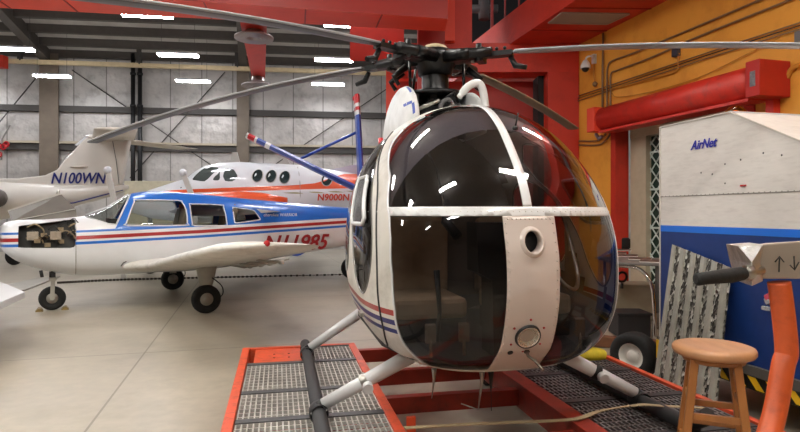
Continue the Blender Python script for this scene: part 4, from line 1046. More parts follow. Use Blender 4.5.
# wings
def airfoil(s0,ch,th,n=12):
    o=[]
    for i in range(n+1):
        x=(1-math.cos(PI*i/n))/2; o.append((x,5*th*(.2969*math.sqrt(x)-.126*x-.3516*x*x+.2843*x**3-.1036*x**4)))
    up=[(s0+x*ch,y*ch*1.1) for x,y in o]; dn=[(s0+x*ch,-y*ch*.75) for x,y in reversed(o[1:-1])]
    return up+dn
for sg in (1,-1):
    R=[]
    for t,s0,ch,z,th in ((.30,-1.10,2.0,.66,.11),(.62,-1.08,1.95,.68,.12),(.95,-.78,1.62,.71,.14),(1.6,-.75,1.60,.79,.14),(3.4,-.74,1.40,1.00,.14),(4.75,-.72,1.22,1.155,.14),(4.95,-.66,1.12,1.185,.13),(5.08,-.50,.92,1.21,.10),(5.14,-.3,.6,1.225,.05)):
        R.append([ap(s,sg*t,z+dz) for s,dz in airfoil(s0,ch,th)])
    wg=MB().loft(R).build('wing',white_dirty if sg>0 else white,war)
    MB().tube([ap(s,sg*(.5 if s>-1.0 else .58),.70+dz) for s,dz in airfoil(-1.11,1.98,.125)[:20]],.009,5,caps=False).build('root_seal',black,wg)
    hg=MB()
    for t,s in ((.8,.90),(1.5,.88),(2.2,.80),(2.9,.74)):
        z=.78+(t-1.6)*.116; hg=MB()
        hg.tube([ap(s-.35,sg*t,z-.03),ap(s-.1,sg*t,z-.07),ap(s+.12,sg*t,z-.03)],[.012,.03,.012],8); hg.ball(ap(s,sg*t,z-.07),.045,8,sc=(1.2,1,.8)); hg.build('flap_hinge',palegrey,wg)
    MB().ball(ap(-.16,sg*5.12,1.245),.035,10).build('navigation_light',red_small if sg>0 else mat('green lens',(20,120,60),.3),wg)
    # main gear
    MB().loft([[ap(s,sg*(1.52+dt),z) for s,dt in ((-.12*k,-.05*k),(.0,-.08*k),(.14*k,-.03*k),(.14*k,.05*k),(0,.09*k),(-.12*k,.06*k))] for z,k in ((.74,1.15),(.60,1.0),(.46,.75),(.34,.55))]).build('gear_leg',palegrey,war)
    MB().lathe([(.0,-.045),(.10,-.05),(.15,-.065),(.19,-.075),(.215,-.05),(.222,0),(.215,.05),(.19,.075),(.15,.065),(.10,.05),(0,.045)],ap(0.0,sg*1.56,.222),AT,28).build('main_wheel',rubber,war)
    MB().lathe([(.10,.04),(.095,.066),(.06,.05),(.05,.07),(.02,.08),(0,.082)],ap(0,sg*1.56,.222),AT,20).build('wheel_hub',mat('hub grey',(150,146,138),.4,metal=.4),war)
    MB().tube(smoothpts([ap(.08,sg*1.60,.55),ap(.22,sg*1.62,.42),ap(.24,sg*1.6,.28),ap(.12,sg*1.6,.2)],5),.01,6).build('brake_hose',black,war)
# nose gear
NG=on_z(53,308,.19); ng=ap(-2.05,.0,0)
MB().lathe([(0,-.035),(.08,-.04),(.12,-.06),(.16,-.065),(.185,-.045),(.192,0),(.185,.045),(.16,.065),(.12,.06),(.08,.04),(0,.035)],(ng.x,ng.y,.192),AT,28).build('nose_wheel',rubber,war)
MB().lathe([(.085,.035),(.08,.055),(.045,.04),(.04,.06),(0,.065)],(ng.x,ng.y,.192),AT,20).build('nose_wheel_hub',steel,war)
MB().tube([ap(-2.05,0,.66),ap(-2.05,0,.50)],.045,12).build('nose_oleo',black,war)
MB().hexa([ap(-2.10,-.07,.19),ap(-2.03,-.07,.19),ap(-2.03,.08,.19),ap(-2.10,.08,.19),ap(-2.12,-.07,.52),ap(-2.0,-.07,.52),ap(-2.0,.08,.52),ap(-2.12,.08,.52)])
nf=MB()
for t in (-.085,.085): nf.beam(ap(-2.05,t,.17),ap(-2.04,t,.50),.02,.06,up=AS)
nf.box(ap(-2.04,0,.50),(.10,.2,.05),AS,AT,ZU).build('nose_fork',palegrey,war)
# exhaust stubs, tail
MB().tube([ap(-2.2,.25,.66),ap(-2.18,.27,.56)],.025,8).tube([ap(-2.05,.25,.64),ap(-2.03,.27,.55)],.025,8).build('exhaust_pipe',darkgrey,war)
fo=MB().prism([ap(3.2,-.03,1.5),ap(3.7,-.03,1.7),ap(4.2,-.03,2.5),ap(4.6,-.03,2.5),ap(4.7,-.03,1.3),ap(4.3,-.03,1.3)],AT*.06).build('tail_fin',white,war)
MB().prism([ap(3.9,-1.8,1.32),ap(3.8,0,1.32),ap(3.9,1.8,1.32),ap(4.6,1.8,1.32),ap(4.7,0,1.32),ap(4.6,-1.8,1.32)],(0,0,.05)).build('stabilator',white,war)
# lettering on the fuselage side
def fside(s,z): 
    zb,zt,w_,zc=asec(s); return ap(s,w_+.004,z)
def dirn(s0,s1,z): a=fside(s0,z); b=fside(s1,z); return (b-a).normalized()
rd=dirn(1.2,2.6,1.1)
text('registration','N11985',.40,fside(1.18,.86)+AT*.02,rd,ZU,mat('registration red',(150,34,40),.4),war,shear=.35,ext=.003,width=1.02,bold=.008)
text('type_name','cherokee WARRIOR',.085,ap(1.24,near_t(1.24,1.50)+.02,1.49),dirn(1.2,2.0,1.2)+V((0,0,-.0)),ZU+AT*-.3,white,war,shear=.2,ext=.002,width=.92)
# yellow wheel chocks at the nose wheel
for ds in (-.17,.17):
    c=ap(-2.05+ds,.0,0); sg=1 if ds>0 else -1
    tag(MB().prism([c-AT*.10+AS*(-.05*sg),c-AT*.10+AS*(.06*sg),c-AT*.10+AS*(.02*sg)+ZU*.05,c-AT*.10+AS*(-.02*sg)+ZU*.04],AT*.2).build('wheel_chock',mat('ochre chock',(128,108,62),.6,var=.2)),('small ochre wheel chock in front of the nose wheel' if ds<0 else 'small ochre wheel chock behind the nose wheel'),'wheel chock','nose wheel chocks')
# ------------------------------------------------------------------ chain on the floor
cpts=smoothpts([on_z(57,283,.02),on_z(120,280,.02),on_z(200,278,.02),on_z(290,276,.02),on_z(420,273,.02)],40)
cn=MB()
Ltot=0; last=None; k=0
for a,b in zip(cpts,cpts[1:]):
    d=b-a; n=max(1,int(d.length/.06))
    for i in range(n):
        p=a+d*(i/n); p=V((p.x,p.y,.028)); q=p+d.normalized()*.055
        cn.beam(p,q,.045 if k%2 else .018,.018 if k%2 else .045); k+=1
cn.tube([V((p.x,p.y,.028)) for p in cpts],.008,5)
tag(cn.build('chain',mat('dark chain',(60,54,48),.5,metal=.5)),'dark chain stretched across the hangar floor behind the wheels','chain')
# ------------------------------------------------------------------ jet with T-tail at the back left
JY=16.0
def jp(px,py,dy=0): p=at(px,py,JY); return V((p.x,JY+dy,p.z))
jet=thing('business_jet',V((jp(-60,200).x,JY,0)),'cream T-tailed jet with navy registration on its fin, far left','jet')
sc_=JY/FP
R=[]
for px,pc,r in ((-150,203,22),(-60,202,21),(0,201,19),(40,198,14.5),(70,196,11),(95,193,8),(115,190,5),(128,187,2)):
    c=jp(px,pc); R.append([c+V((0,math.cos(2*PI*k/32),math.sin(2*PI*k/32)))*r*sc_ for k in range(32)])
MB().loft(R).build('fuselage',cream_jet,jet)
fin_=[jp(-30,179),jp(20,178.5),jp(46,175.5),jp(58,170),jp(67,159),jp(86,139),jp(96,134.5),jp(131,138),jp(126,165),jp(122,185),jp(100,190),jp(40,190),jp(-30,190)]
fn=MB().prism([p-V((0,.09,0)) for p in fin_],(0,.18,0)).build('tail_fin',cream_jet,jet,bevel=.04)
MB().prism([jp(86,136,-.12),jp(106,133.5,-.12),jp(135,138,-.12),jp(104,144,-.12)],(0,.24,0)).build('tailplane_fairing',cream_jet,jet,bevel=.03)
for sg in (1,-1):
    R=[]
    for t,x0,x1,z in ((0,92,134,139),(1,134,172,139.5)):
        y=sg*2.1*t; a=jp(x0,z,-y); b=jp(x1,z+1,-y)
        th=.09 if t==0 else .05
        R.append([a+(b-a)*x+V((0,0,h*th)) for x,h in ((0,0),(.1,.6),(.4,1),(1,.05),(1,-.05),(.4,-.8),(.1,-.5))])
    MB().loft(R).build('tailplane',mat('tailplane cream',(200,190,176),.4),jet)
MB().prism([jp(88,135,-.02),jp(75,145,-.02),jp(77,146,-.02),jp(90,137,-.02)],(0,.04,0)).build('leading_edge_strip',white,fn)
MB().loft([[jp(72+18*t,167.2,-.10)+V((0,-.06*math.cos(2*PI*k/8)*w__,.03*math.sin(2*PI*k/8)*w__)) for k in range(8)] for t,w__ in ((0,.2),(.3,1),(.8,1),(1,.3))]).build('fin_fairing',mat('tailplane cream',(200,190,176)),fn)
MB().ball(jp(103,133.5),.05,8).build('beacon',red_small,fn)
MB().tube([jp(114,138,-.11),jp(118,160,-.11),jp(121,184,-.11)],.008,5).build('rudder_line',darkgrey,fn)
text('registration','N100WN',.43,jp(53,183.5,-.115),V((1,0,0)),ZU,navy,jet,shear=.25,ext=.004,width=.86,bold=.006)
e0=jp(-90,199,-.95); e1=jp(20,198,-.95)
MB().lathe([(.30,0),(.34,.3),(.35,1.2),(.30,2.2),(.22,2.9),(.18,3.1)],e0,(1,0,0),28).build('engine_nacelle',cream_jet,jet)
MB().lathe([(.30,-.45),(.29,.05),(.20,.25),(.14,.3),(.0,.32)],jp(17,199,-.95),(1,0,0),24).build('engine_exhaust',mat('bare engine metal',(96,90,84),.4,metal=.6,var=.3),jet)
MB().box(jp(-20,198,-.5),(1.6,.7,.12)).build('engine_pylon',cream_jet,jet)
MB().tube([jp(45,207,-.3),jp(80,203,-.3),jp(124,190,-.05)],.02,6).build('belly_line',navy,jet)
for px,dy in ((-130,0),(-10,-1),(-10,1)):
    q=jp(px,205,dy); MB().tube([(q.x,q.y,1.7),(q.x,q.y,.25)],.06,10).build('gear_leg',steel,jet); MB().lathe([(0,-.08),(.22,-.08),(.26,-.03),(.26,.03),(.22,.08),(0,.08)],(q.x,q.y,.26),(0,1,0),20).build('wheel',rubber,jet)
# ------------------------------------------------------------------ twin turboprop
KY=14.6
def kp(px,py,dy=0): p=at(px,py,KY); return V((p.x,KY+dy,p.z))
twn=thing('twin_turboprop',V((kp(330,200).x,KY,0)),'white twin propeller aeroplane with orange stripes and oval cabin windows behind','aeroplane')
ks=KY/FP
TT=[(118,204,202,2),(130,199,212,6),(150,190,218,14),(172,183,221,19),(188,178,222,22),(194,173,222.5,24),(206,166,223,27),(220,163,223,29),(240,162,223,30.5),(300,165,223,30),(345,172,221,28),(400,181,216,21),(480,187,208,11),(560,190,202,4)]
def ksec(px):
    for a,b in zip(TT,TT[1:]):
        if px<=b[0]: t=(px-a[0])/(b[0]-a[0]); t=max(0,t); return [a[k]+(b[k]-a[k])*t for k in (1,2,3)]
def kpt(px,a):
    yt,yb,r=ksec(px); yc=(yt+yb)/2; h=abs(yb-yt)/2; return V((px,-math.cos(a)*r*1.0,yc-math.sin(a)*h))   # x px, y offset in px(toward viewer neg), z row
R=[[kpt(118+442*i/130,2*PI*k/96) for k in range(96)] for i in range(131)]
P=grid(R)+[tuple(R[-1])]
def K3(P): return [tuple(V(((q.x-400)*ks,KY+q.y*ks,CH-(q.z-HZ)*ks)) for q in p) for p in P]
for nm,poly in (('windshield_pane',[(190.5,179),(192,174),(200,167.5),(203,167),(193,177.5)]),('windshield_pane',[(199.5,181),(201,177.5),(209,169),(212,167.5),(225,169),(223.5,172),(215,182.5),(212,183)]),('windshield_pane',[(220.5,182),(226.8,172.5),(229,182)]),('cockpit_window',[(231.5,171.5),(234,170),(240,171),(245,177),(245,180),(242,183),(234,183),(231,178)])):
    a,P=clip(P,lambda q,poly=poly:sdf(poly,q.x,q.z) if q.y<3 else 9)
    MB().polys(K3(a)).build(nm,mat('cockpit glass dark',(72,80,78),.1,coat=.5),twn)
MB().prism([kp(188,188,-.5),kp(252,188,-.5),kp(252,188,.5),kp(188,188,.5)],(0,0,-.05)).build('cockpit_floor',darkgrey,twn)
def ol(x): return lerp_tab([(110,200),(180,192),(216,191.5),(250,190.5),(290,189.5),(320,188.5),(345,187.8),(560,185)],x)
def oh(x): return lerp_tab([(110,.6),(216,1.6),(300,2.6),(320,4.0),(345,13),(400,14),(560,14)],x)
os_,P=clip(P,lambda q:max((ol(q.x)-oh(q.x))-q.z,q.z-(ol(q.x)+1.8)))
ov,P=clip(P,lambda q:max(ol(q.x)+4.2-q.z,q.z-(ol(q.x)+5.6)))
MB().polys(K3(P)).polys(K3(os_),mi=1).polys(K3(ov),mi=2).build('fuselage',[white,orange_jet,olive],twn)
for cx,cy in ((264,177.5),(277,178),(290,179),(330,181)):
    w__=MB(); pts=[]
    def srf(px,py):
        yt,yb,r=ksec(px); yc=(yt+yb)/2; h=abs(yb-yt)/2; s=(yc-py)/h; c=math.sqrt(max(0,1-s*s)); return V(((px-400)*ks,KY-c*r*ks-.006,CH-(py-HZ)*ks))
    ring=[srf(cx+5*math.cos(2*PI*k/24),cy+6.2*math.sin(2*PI*k/24)) for k in range(24)]
    w__.add(ring,[tuple(range(24))]).build('cabin_window',glass_dark,twn,solid=.01)
    MB().tube(ring+[ring[0]],.012,6,caps=False).build('window_ring',palegrey,twn)
MB().tube([srf(x,y) for x,y in ((300,168),(303,175),(305,185),(305.5,195),(305,206))],.008,5).build('door_line',mat('seam grey',(130,126,120)),twn)
text('registration','N9000N',.22,kp(321.5,201,-.78),V((1,0,0)),ZU,mat('registration maroon',(196,62,34),.4),twn,shear=.1,ext=.004,bold=.006)
MB().prism([kp(230,163,0),kp(232,152,0),kp(237,152,0),kp(240,163,0)],(0,.04,0)).build('blade_antenna',palegrey,twn)
MB().prism([kp(279,166,0),kp(284,157,0),kp(286,157,0),kp(292,167,0)],(0,.04,0)).build('blade_antenna',palegrey,twn)
# tail: fin surface lavender-white
MB().prism([kp(312,172,.3),kp(352,164,.3),kp(420,150,.3),kp(520,150,.3),kp(520,186,.3),kp(330,184,.3)],(0,.1,0)).build('dorsal_fin',mat('lavender white paint',(196,194,210),.4),twn)
# nacelle + near wing
R=[]
for px,r in ((216,2.5),(226,5),(240,7),(262,8.5),(285,7),(305,3)):
    c=kp(px,203,-2.3); R.append([c+V((0,math.cos(2*PI*k/24),math.sin(2*PI*k/24)))*r*ks for k in range(24)])
MB().loft(R).build('engine_nacelle',orange_jet,twn)
MB().loft([[kp(235,212,y)+V((x,0,z)) for x,z in ((0,0),(.3,.12),(1.0,.12),(2.0,0),(1.0,-.08),(.3,-.08))] for y in (-4.2,.0,4.2)]).build('wing',white,twn)
for px,dy in ((150,0),(356,-1.2),(356,2.0)):
    q=kp(px,215,dy); MB().tube([(q.x,q.y,1.5),(q.x,q.y,.25)],.06,10).build('gear_leg',steel,twn); MB().lathe([(0,-.08),(.22,-.08),(.26,-.03),(.26,.03),(.22,.08),(0,.08)],(q.x,q.y,.26),(0,1,0),20).build('wheel',rubber,twn)
# propeller-like blades with round tips, built as slanted posts
for (x0,y0,x1,y1,lb) in ((107.5,170,114,200,'pale slanted propeller-like post with a round white top in front of the jet tail'),(183,172.5,192,196,'pale slanted propeller-like post with a round white top in front of the twin nose')):
    a=at(x0,y0,13.5); b=at(x1,y1,13.5); e=at(x1+10,240,13.5); e=V((e.x,e.y,0))
    o=thing('blade_post',V((e.x,e.y,0)),lb,'post'); 
    MB().beam(a,b,.12,.05,up=(0,1,0)).beam(b,e,.12,.05,up=(0,1,0)).build('pole',mat('pale post',(190,188,182),.5),o); MB().ball(a,.09,14).build('round_top',white,o)
# beige locker behind
a=at(124,181,20.2); b=at(215,181,20.2)
tag(MB().hexa([(a.x,20.2,0),(b.x,20.2,0),(b.x,21,0),(a.x,21,0),(a.x,20.2,a.z),(b.x,20.2,a.z),(b.x,21,a.z),(a.x,21,a.z)]).build('storage_container',mat('beige container',(190,182,156),.6,var=.08),bevel=.02),'long beige container against the back wall behind the aircraft','container')
# blue basin
c=on_z(297,256,0); tb=MB(); R=[]
for k in range(13):
    a=PI*k/12; R.append([V((c.x-math.cos(a)*.36,c.y+y,.30-math.sin(a)*.28+o_)) for y,o_ in ((-.2,0),(.2,0),(.2,.05),(-.2,.05))])
tb.loft(R,smooth=False); tag(tb.build('blue_cradle',mat('bright blue plastic',(28,74,170),.4)),'small blue curved cradle on the floor under the aeroplane tail','cradle')
# white wing entering at left edge
wt=thing('parked_wing',on_z(-20,312,0),'white pointed wing tip entering the picture at the left edge','wing')
z=.62; tp=[on_z(-70,262,z),on_z(2,282,z),on_z(25,291.5,z),on_z(0,302,z),on_z(-80,330,z)]
MB().prism(tp,(0,0,-.08)).build('skin',white,wt,bevel=.01)
s_=MB(); q=on_z(-45,296,z); s_.tube([(q.x,q.y,0),(q.x,q.y,z-.07)],.05,10).build('trestle',darkgrey,wt)
pl=[on_z(0,292,.03),on_z(8,284.5,.03),on_z(38,277.5,.03),on_z(60,276,.03),on_z(24,290,.03)]
tag(MB().prism(pl,(0,0,-.028)).build('wing_slab',mat('slab grey',(150,146,136),.6,var=.08)),'flat pale grey slab in place of a distant wing, left of the nose wheel','board')  # shape of a distant wing, laid as a flat slab on the floor
# red things at left edge
c=bw(3,147,.45); f=thing('red_valve',c,'red valve wheels on a pipe at the far left of the back wall','valve')
MB().tube([c+V((-.3,0,-.5)),c+V((-.05,0,-.5)),c+V((-.05,0,.3)),c+V((0,.4,.9))],.03,8).build('pipe',mat('seam grey',(130,126,120)),f)
for dx,dz in ((-.18,.05),(.05,.0),(.16,.1),(-.12,-.3)):
    w__=MB(); cc=c+V((dx,-.05,dz)); pts=[cc+V((.10*math.cos(2*PI*k/12),0,.10*math.sin(2*PI*k/12))) for k in range(13)]; w__.tube(pts,.03,6,caps=False); w__.beam(cc-V((.1,0,0)),cc+V((.1,0,0)),.03,.03); w__.build('hand_wheel',red_small,f)
c=bw(1,62,1.2); tag(MB().box(c,(.35,.3,.45)).build('hoist_box',red_wall),'red hoist box on the cream rail at the top left edge','hoist box')
# ------------------------------------------------------------------ trailer at right
TO=V((2.353,5.157,0)); TD=V((.12*1,-.51,0)).normalized(); TNn=V((-TD.y,TD.x,0)); TNn=TNn if TNn.x>0 else -TNn   # into the depth (right)
def tp2(k,z,n=0): q=TO+TD*k+TNn*n; return V((q.x,q.y,z))
tr=thing('cargo_trailer',tp2(1,0,.6),'tall white and blue box trailer with a bright blue band, at right','trailer')
LT=3.4; DT=1.7; kA=.80; zt_=2.325; zn=1.45
def tside(k): return zt_ if k<kA else zt_-(k-kA)*.50
def tbox(k0,k1,z0,z1,m,nm,par=tr,n0=0,n1=DT,b=0): return MB().hexa([tp2(k0,z0,n0),tp2(k1,z0,n0),tp2(k1,z0,n1),tp2(k0,z0,n1),tp2(k0,z1,n0),tp2(k1,z1,n0),tp2(k1,z1,n1),tp2(k0,z1,n1)]).build(nm,m,par,bevel=b)
KE=2.2
MB().prism([tp2(0,1.44),tp2(KE,1.44),tp2(KE,tside(KE)),tp2(kA,zt_),tp2(0,zt_)],TNn*DT).build('upper_body',trail_white,tr)
tbox(0,KE,1.385,1.44,trail_band,'blue_band',n0=-.002,n1=DT+.002)
tbox(0,KE,.42,1.385,trail_blue,'lower_body')
rv=MB()
for i in range(46):
    q=tp2(.03+i*.047,1.70,-.001); rv.lathe([(.006,0),(.004,.003),(0,.0035)],q,-TNn,6)
tag(rv.build('rivet_row',mat('rivet dull',(150,146,140),.5),tr),kind='stuff')
MB().beam(tp2(0,1.695,-.002),tp2(KE,1.695,-.002),.004,.006).build('panel_seam',mat('seam grey',(130,126,120)),tr)
MB().beam(tp2(kA,zt_+.003),tp2(kA,zt_+.003,DT),.02,.01).build('roof_edge',white,tr)
MB().beam(tp2(kA,zt_+.0,-.004),tp2(KE,tside(KE),-.004),.012,.012).beam(tp2(0,zt_,-.004),tp2(kA,zt_,-.004),.012,.012).beam(tp2(.005,.42,-.004),tp2(.005,zt_,-.004),.012,.012,up=TD).build('edge_trim',mat('trim light',(196,190,182),.5),tr)
MB().beam(tp2(.0,.40,-.01),tp2(KE,.40,-.01),.05,.07).build('rub_rail',mat('dirty grey rail',(86,82,78),.6,var=.2),tr)
tbox(.1,KE,.24,.37,black,'chassis',n0=.04,n1=1.6)
ch=MB()
bp_=tbox(.05,KE,.26,.36,black,'bumper',n0=-.02,n1=.04)
for i in range(14):
    k=.42+i*.16; ch.prism([tp2(k,.27,-.023),tp2(k+.07,.27,-.023),tp2(k-.01,.355,-.023),tp2(k-.08,.355,-.023)],TNn*.004)
tag(ch.build('hazard_chevrons',yellow,bp_),label='yellow diagonal warning stripes')
text('lettering','AirNet',.105,tp2(.39,2.078,-.006),TD,ZU+TD*.0,mat('trailer ink blue',(40,44,160),.5),tr,shear=.35,ext=.002,width=.9,bold=.002)
q=TO+TD*1.12; MB().box(tp2(.93,1.755,-.008),(.05,.01,.012),TD,TNn,ZU).build('red_marker',red_small,tr)
sp=MB()
for k,z in ((.62,1.86),(.75,1.93),(.9,1.95),(1.1,1.98),(1.5,2.0),(.75,1.78),(.5,1.88),(1.25,1.95)): sp.lathe([(.008,0),(0,.004)],tp2(k,z,-.001),-TNn,6)
sp.build('screw_head',darkgrey,tr)
q=tp2(1.16,.93,-.02)
tag(MB().box(q,(.04,.03,.05),TD+ZU*.6,TNn,ZU-TD*.6).box(q+V((-.03,-.02,-.05)),(.06,.02,.03),TD,TNn,ZU).build('bow_sticker',mat('clear tape silver',(200,204,210),.2,metal=.5,bump=.6,scale=40),tr,bevel=.005))['label']='crumpled clear tape'
tag(MB().box(q+V((0,-.005,.03)),(.05,.03,.04),TD+ZU*.6,TNn,ZU-TD*.6).build('tape_marker',mat('pink red tape',(196,70,90),.4),tr,bevel=.005))
# wheel out on the left
wc=V((2.20,5.35,.215)); wa=V((-.78,-.62,0)).normalized()
wh=MB().lathe([(.10,-.07),(.14,-.085),(.19,-.09),(.212,-.07),(.215,-.03),(.215,.03),(.212,.07),(.19,.09),(.14,.085),(.12,.07)],wc,wa,36).build('wheel',rubber,tr)
MB().lathe([(.12,.07),(.115,.05),(.06,.02),(.05,.05),(.03,.06),(0,.062)],wc,wa,28).build('hub',white_dirty,wh)
for d_ in (-.045,-.015,.015,.045): MB().lathe([(.2165,-.003),(.218,0),(.2165,.003)],wc+wa*d_,wa,36).build('tread_groove',dark,wh)
MB().beam(wc,tp2(.35,.3,.3),.06,.06).build('axle_arm',darkgrey,tr)
MB().prism([V((2.42,5.0,.12)),V((2.5,4.9,.12)),V((2.52,4.92,.55)),V((2.38,5.05,.5))],TNn*.1).build('mud_flap',darkgrey,tr)
MB().box((2.33,5.12,.33),(.03,.05,.16),(.5,.8,0),(-.8,.5,0)).build('yellow_latch',yellow,tr)
MB().lathe([(.18,-.08),(.21,-.05),(.21,.05),(.18,.08),(0,.08),(0,-.08)],tp2(1.9,.215,.9),TNn,28).build('wheel',rubber,tr)
# beacon on trailer roof
bc=tp2(.35,zt_,.48); bb=thing('beacon_lamp',bc,'amber glass dome lamp on the trailer roof at right','beacon')
MB().lathe([(0,0),(.10,0),(.10,.025),(.09,.03),(0,.03)],bc,n=20).build('base',darkgrey,bb)
MB().lathe([(.09,.03),(.095,.06),(.085,.10),(.05,.14),(0,.152)],bc,n=24).build('dome',amber,bb); MB().ball(bc+V((0,0,.08)),.035,12).build('bulb',mat('amber reflector',(226,150,50),.3),bb)
# ------------------------------------------------------------------ corrugated silver sheet leaning on trailer
tl,trr=on_plane(675,245,TO-TNn*.02,TNn),on_plane(733,268,TO-TNn*.02,TNn)
b0=on_z(663,384,.0); b0=tp2((tl-TO).dot(TD)+.10,.0,-.30); b1=tp2((trr-TO).dot(TD)+.14,.0,-.30)
NXs,NZs=84,60
g=[];nr=(tl-b0).cross(b1-b0).normalized()
if nr.dot(TNn)>0: nr=-nr
P=[]
G=[]
for j in range(NZs+1):
    row=[]
    for i in range(NXs+1):
        x=i/NXs; y=j/NZs; c_=b0.lerp(b1,x); t_=tl.lerp(trr,x); p=c_.lerp(t_,y); h=.018*(1 if (x*5.5+.1)%1<.38 else 0)*1.0
        h+=.008*math.sin(x*40+y*3)*0+random.uniform(0,.006)*(1 if (x*5.5+.1)%1>=.38 else .1)
        row.append(p+nr*(h+.012))
    G.append(row)
sh=MB(); idx=[[sum(len(r) for r in G[:j])+i for i in range(NXs+1)] for j in range(NZs+1)]
sh.add([p for r in G for p in r],[(idx[j][i],idx[j][i+1],idx[j+1][i+1],idx[j+1][i]) for j in range(NZs) for i in range(NXs)])
for j in range(NZs):
    for i in range(NXs):
        if ((i+.5)/NXs*5.5+.1)%1>=.44 and ((i+.5)/NXs*5.5+.1)%1<.92: sh.mi[j*NXs+i]=1
def flakemat():
    m=mat('flaked sparkling metal strips',(120,118,112),.3,metal=.6)
    nt=m.node_tree; b=nt.nodes['Principled BSDF']; tc=nt.nodes.new('ShaderNodeTexCoord'); vo=nt.nodes.new('ShaderNodeTexVoronoi'); vo.inputs['Scale'].default_value=46
    mp=nt.nodes.new('ShaderNodeMapping'); mp.inputs['Scale'].default_value=(1,1,.6); nt.links.new(tc.outputs['Object'],mp.inputs[0]); nt.links.new(mp.outputs[0],vo.inputs['Vector'])
    r=nt.nodes.new('ShaderNodeValToRGB'); r.color_ramp.interpolation='CONSTANT'; e=r.color_ramp.elements; e[0].color=lin((70,68,64)); e[1].position=.45; e[1].color=lin((128,126,118)); q=e.new(.7); q.color=lin((190,190,182))
    sx=nt.nodes.new('ShaderNodeSeparateColor'); nt.links.new(vo.outputs['Color'],sx.inputs[0]); nt.links.new(sx.outputs[0],r.inputs[0]); nt.links.new(r.outputs[0],b.inputs['Base Color'])
    bp=nt.nodes.new('ShaderNodeBump'); bp.inputs['Strength'].default_value=.8; bp.inputs['Distance'].default_value=.01; nt.links.new(vo.outputs['Distance'],bp.inputs['Height']); nt.links.new(bp.outputs[0],b.inputs['Normal'])
    return m
so=sh.build('corrugated_sheet',[mat('dull galvanised sheet',(160,158,148),.45,metal=.35,var=.12,scale=10),flakemat()],solid=.004)
tag(so,'dented silver corrugated sheet with flaked stripes leaning against the blue trailer','metal sheet')
# ------------------------------------------------------------------ stool on the cart
SCn=on_z(713.5,345,.95); SX,SY=SCn.x,SCn.y; CZt=.372
stl=thing('wooden_stool',V((SX,SY,CZt)),'round-topped honey brown wooden stool standing on the cart grating at right','stool')
rs=.172
MB().lathe([(0,.905),(rs-.02,.905),(rs-.006,.912),(rs,.922),(rs,.935),(rs-.005,.945),(rs-.02,.950),(rs*.6,.948),(0,.944)],(SX,SY,0),n=48).build('seat',wood_top,stl)
MB().lathe([(0,.88),(rs-.045,.88),(rs-.035,.905),(0,.905)],(SX,SY,0),n=40).build('seat_apron',wood,stl)
LEG=[]
for k in range(4):
    a=math.radians(22+90*k); t0=V((SX+.115*math.cos(a),SY+.115*math.sin(a),.90)); b0_=V((SX+.195*math.cos(a),SY+.195*math.sin(a),CZt)); LEG.append((t0,b0_))
    MB().beam(t0,b0_,.034,.034,up=(math.cos(a+.78),math.sin(a+.78),0)).build('leg',wood,stl,bevel=.004)
def lg(k,z): t0,b0_=LEG[k%4]; t=(t0.z-z)/(t0.z-b0_.z); return t0.lerp(b0_,t)
for k in range(4):
    for z in ((.71,.50) if k%2 else (.65,.56)):
        MB().beam(lg(k,z),lg(k+1,z),.018,.03).build('stretcher',wood,stl,bevel=.003)
# ------------------------------------------------------------------ orange post with control box
PY=1.88
pst=thing('hoist_stand',at(775,700,PY)*1.0,'orange steel post carrying a grey control box and black grip at the right edge','stand')
pp=[at(779,282,PY),at(784,320,PY),at(786.5,352,PY),at(783,366,PY-.01),at(773,420,PY-.05)]
e=pp[-1]+(pp[-1]-pp[-2])*2.0; e=V((e.x,e.y,.72)); f=V((e.x-.02,e.y,.04))
MB().tube(smoothpts(pp+[e],8)+[f],[.034]*(len(smoothpts(pp+[e],8))+1),20).build('post',orange_post,pst)
BASE['x']=0
fb=MB().box((f.x,f.y,.02),(.34,.4,.04)).build('base_plate',orange_post,pst,bevel=.01)
bxm=MB().hexa([at(757,279,PY-.02),at(812,279,PY-.02),at(812,277,PY+.16),at(764,272,PY+.16),at(752,245,PY-.04),at(822,239,PY-.04),at(822,240,PY+.16),at(764,243,PY+.16)])
bo=bxm.build('control_box',cardboard,pst,bevel=.006)
tpv=[at(738,246,PY-.03),at(763,244.5,PY-.055),at(760,262,PY-.05),at(763,281,PY-.04),at(752,286,PY-.01),at(745,276,PY),at(741,262,PY+.02)]
tf=MB(); fc=at(752,262,PY-.075)
n_=len(tpv)
tf.add(tpv+[fc]+[p+V((.03,.12,0)) for p in tpv],[(i,(i+1)%n_,n_) for i in range(n_)]+[(i,n_+1+i,n_+1+(i+1)%n_,(i+1)%n_) for i in range(n_)])
tag(tf.build('foil_wrap',silvertape,bo),label='crumpled silver foil tape wrap')
ar=MB()
zf=PY-.045
def ap2(px,py): return at(px,py,zf)
for p in (((779,272),(779.5,258)),((794,256),(794.5,269))):
    ar.tube([ap2(*p[0]),ap2(*p[1])],.0022,6)
ar.tube([ap2(775,262),ap2(779.5,256.5),ap2(784,262)],.0022,6); ar.tube([ap2(790,265),ap2(794.5,270),ap2(799,262)],.0022,6)
ar.build('arrow_marks',black,bo)
MB().tube([at(696,279.5,PY-.10),at(697.5,279.5,PY-.10),at(706,278,PY-.09),at(730,275.5,PY-.07),at(742,273.5,PY-.06),at(746,273,PY-.06)],[.012,.020,.0205,.024,.022,.016],16).build('hand_grip',rubber,pst)
MB().tube([at(744,273,PY-.06),at(762,270,PY-.04)],.014,12).lathe([(.024,-.01),(.026,0),(.024,.01)],at(748,272.6,PY-.056),(1,.1,.05),16).build('handle_rod',steel,pst)
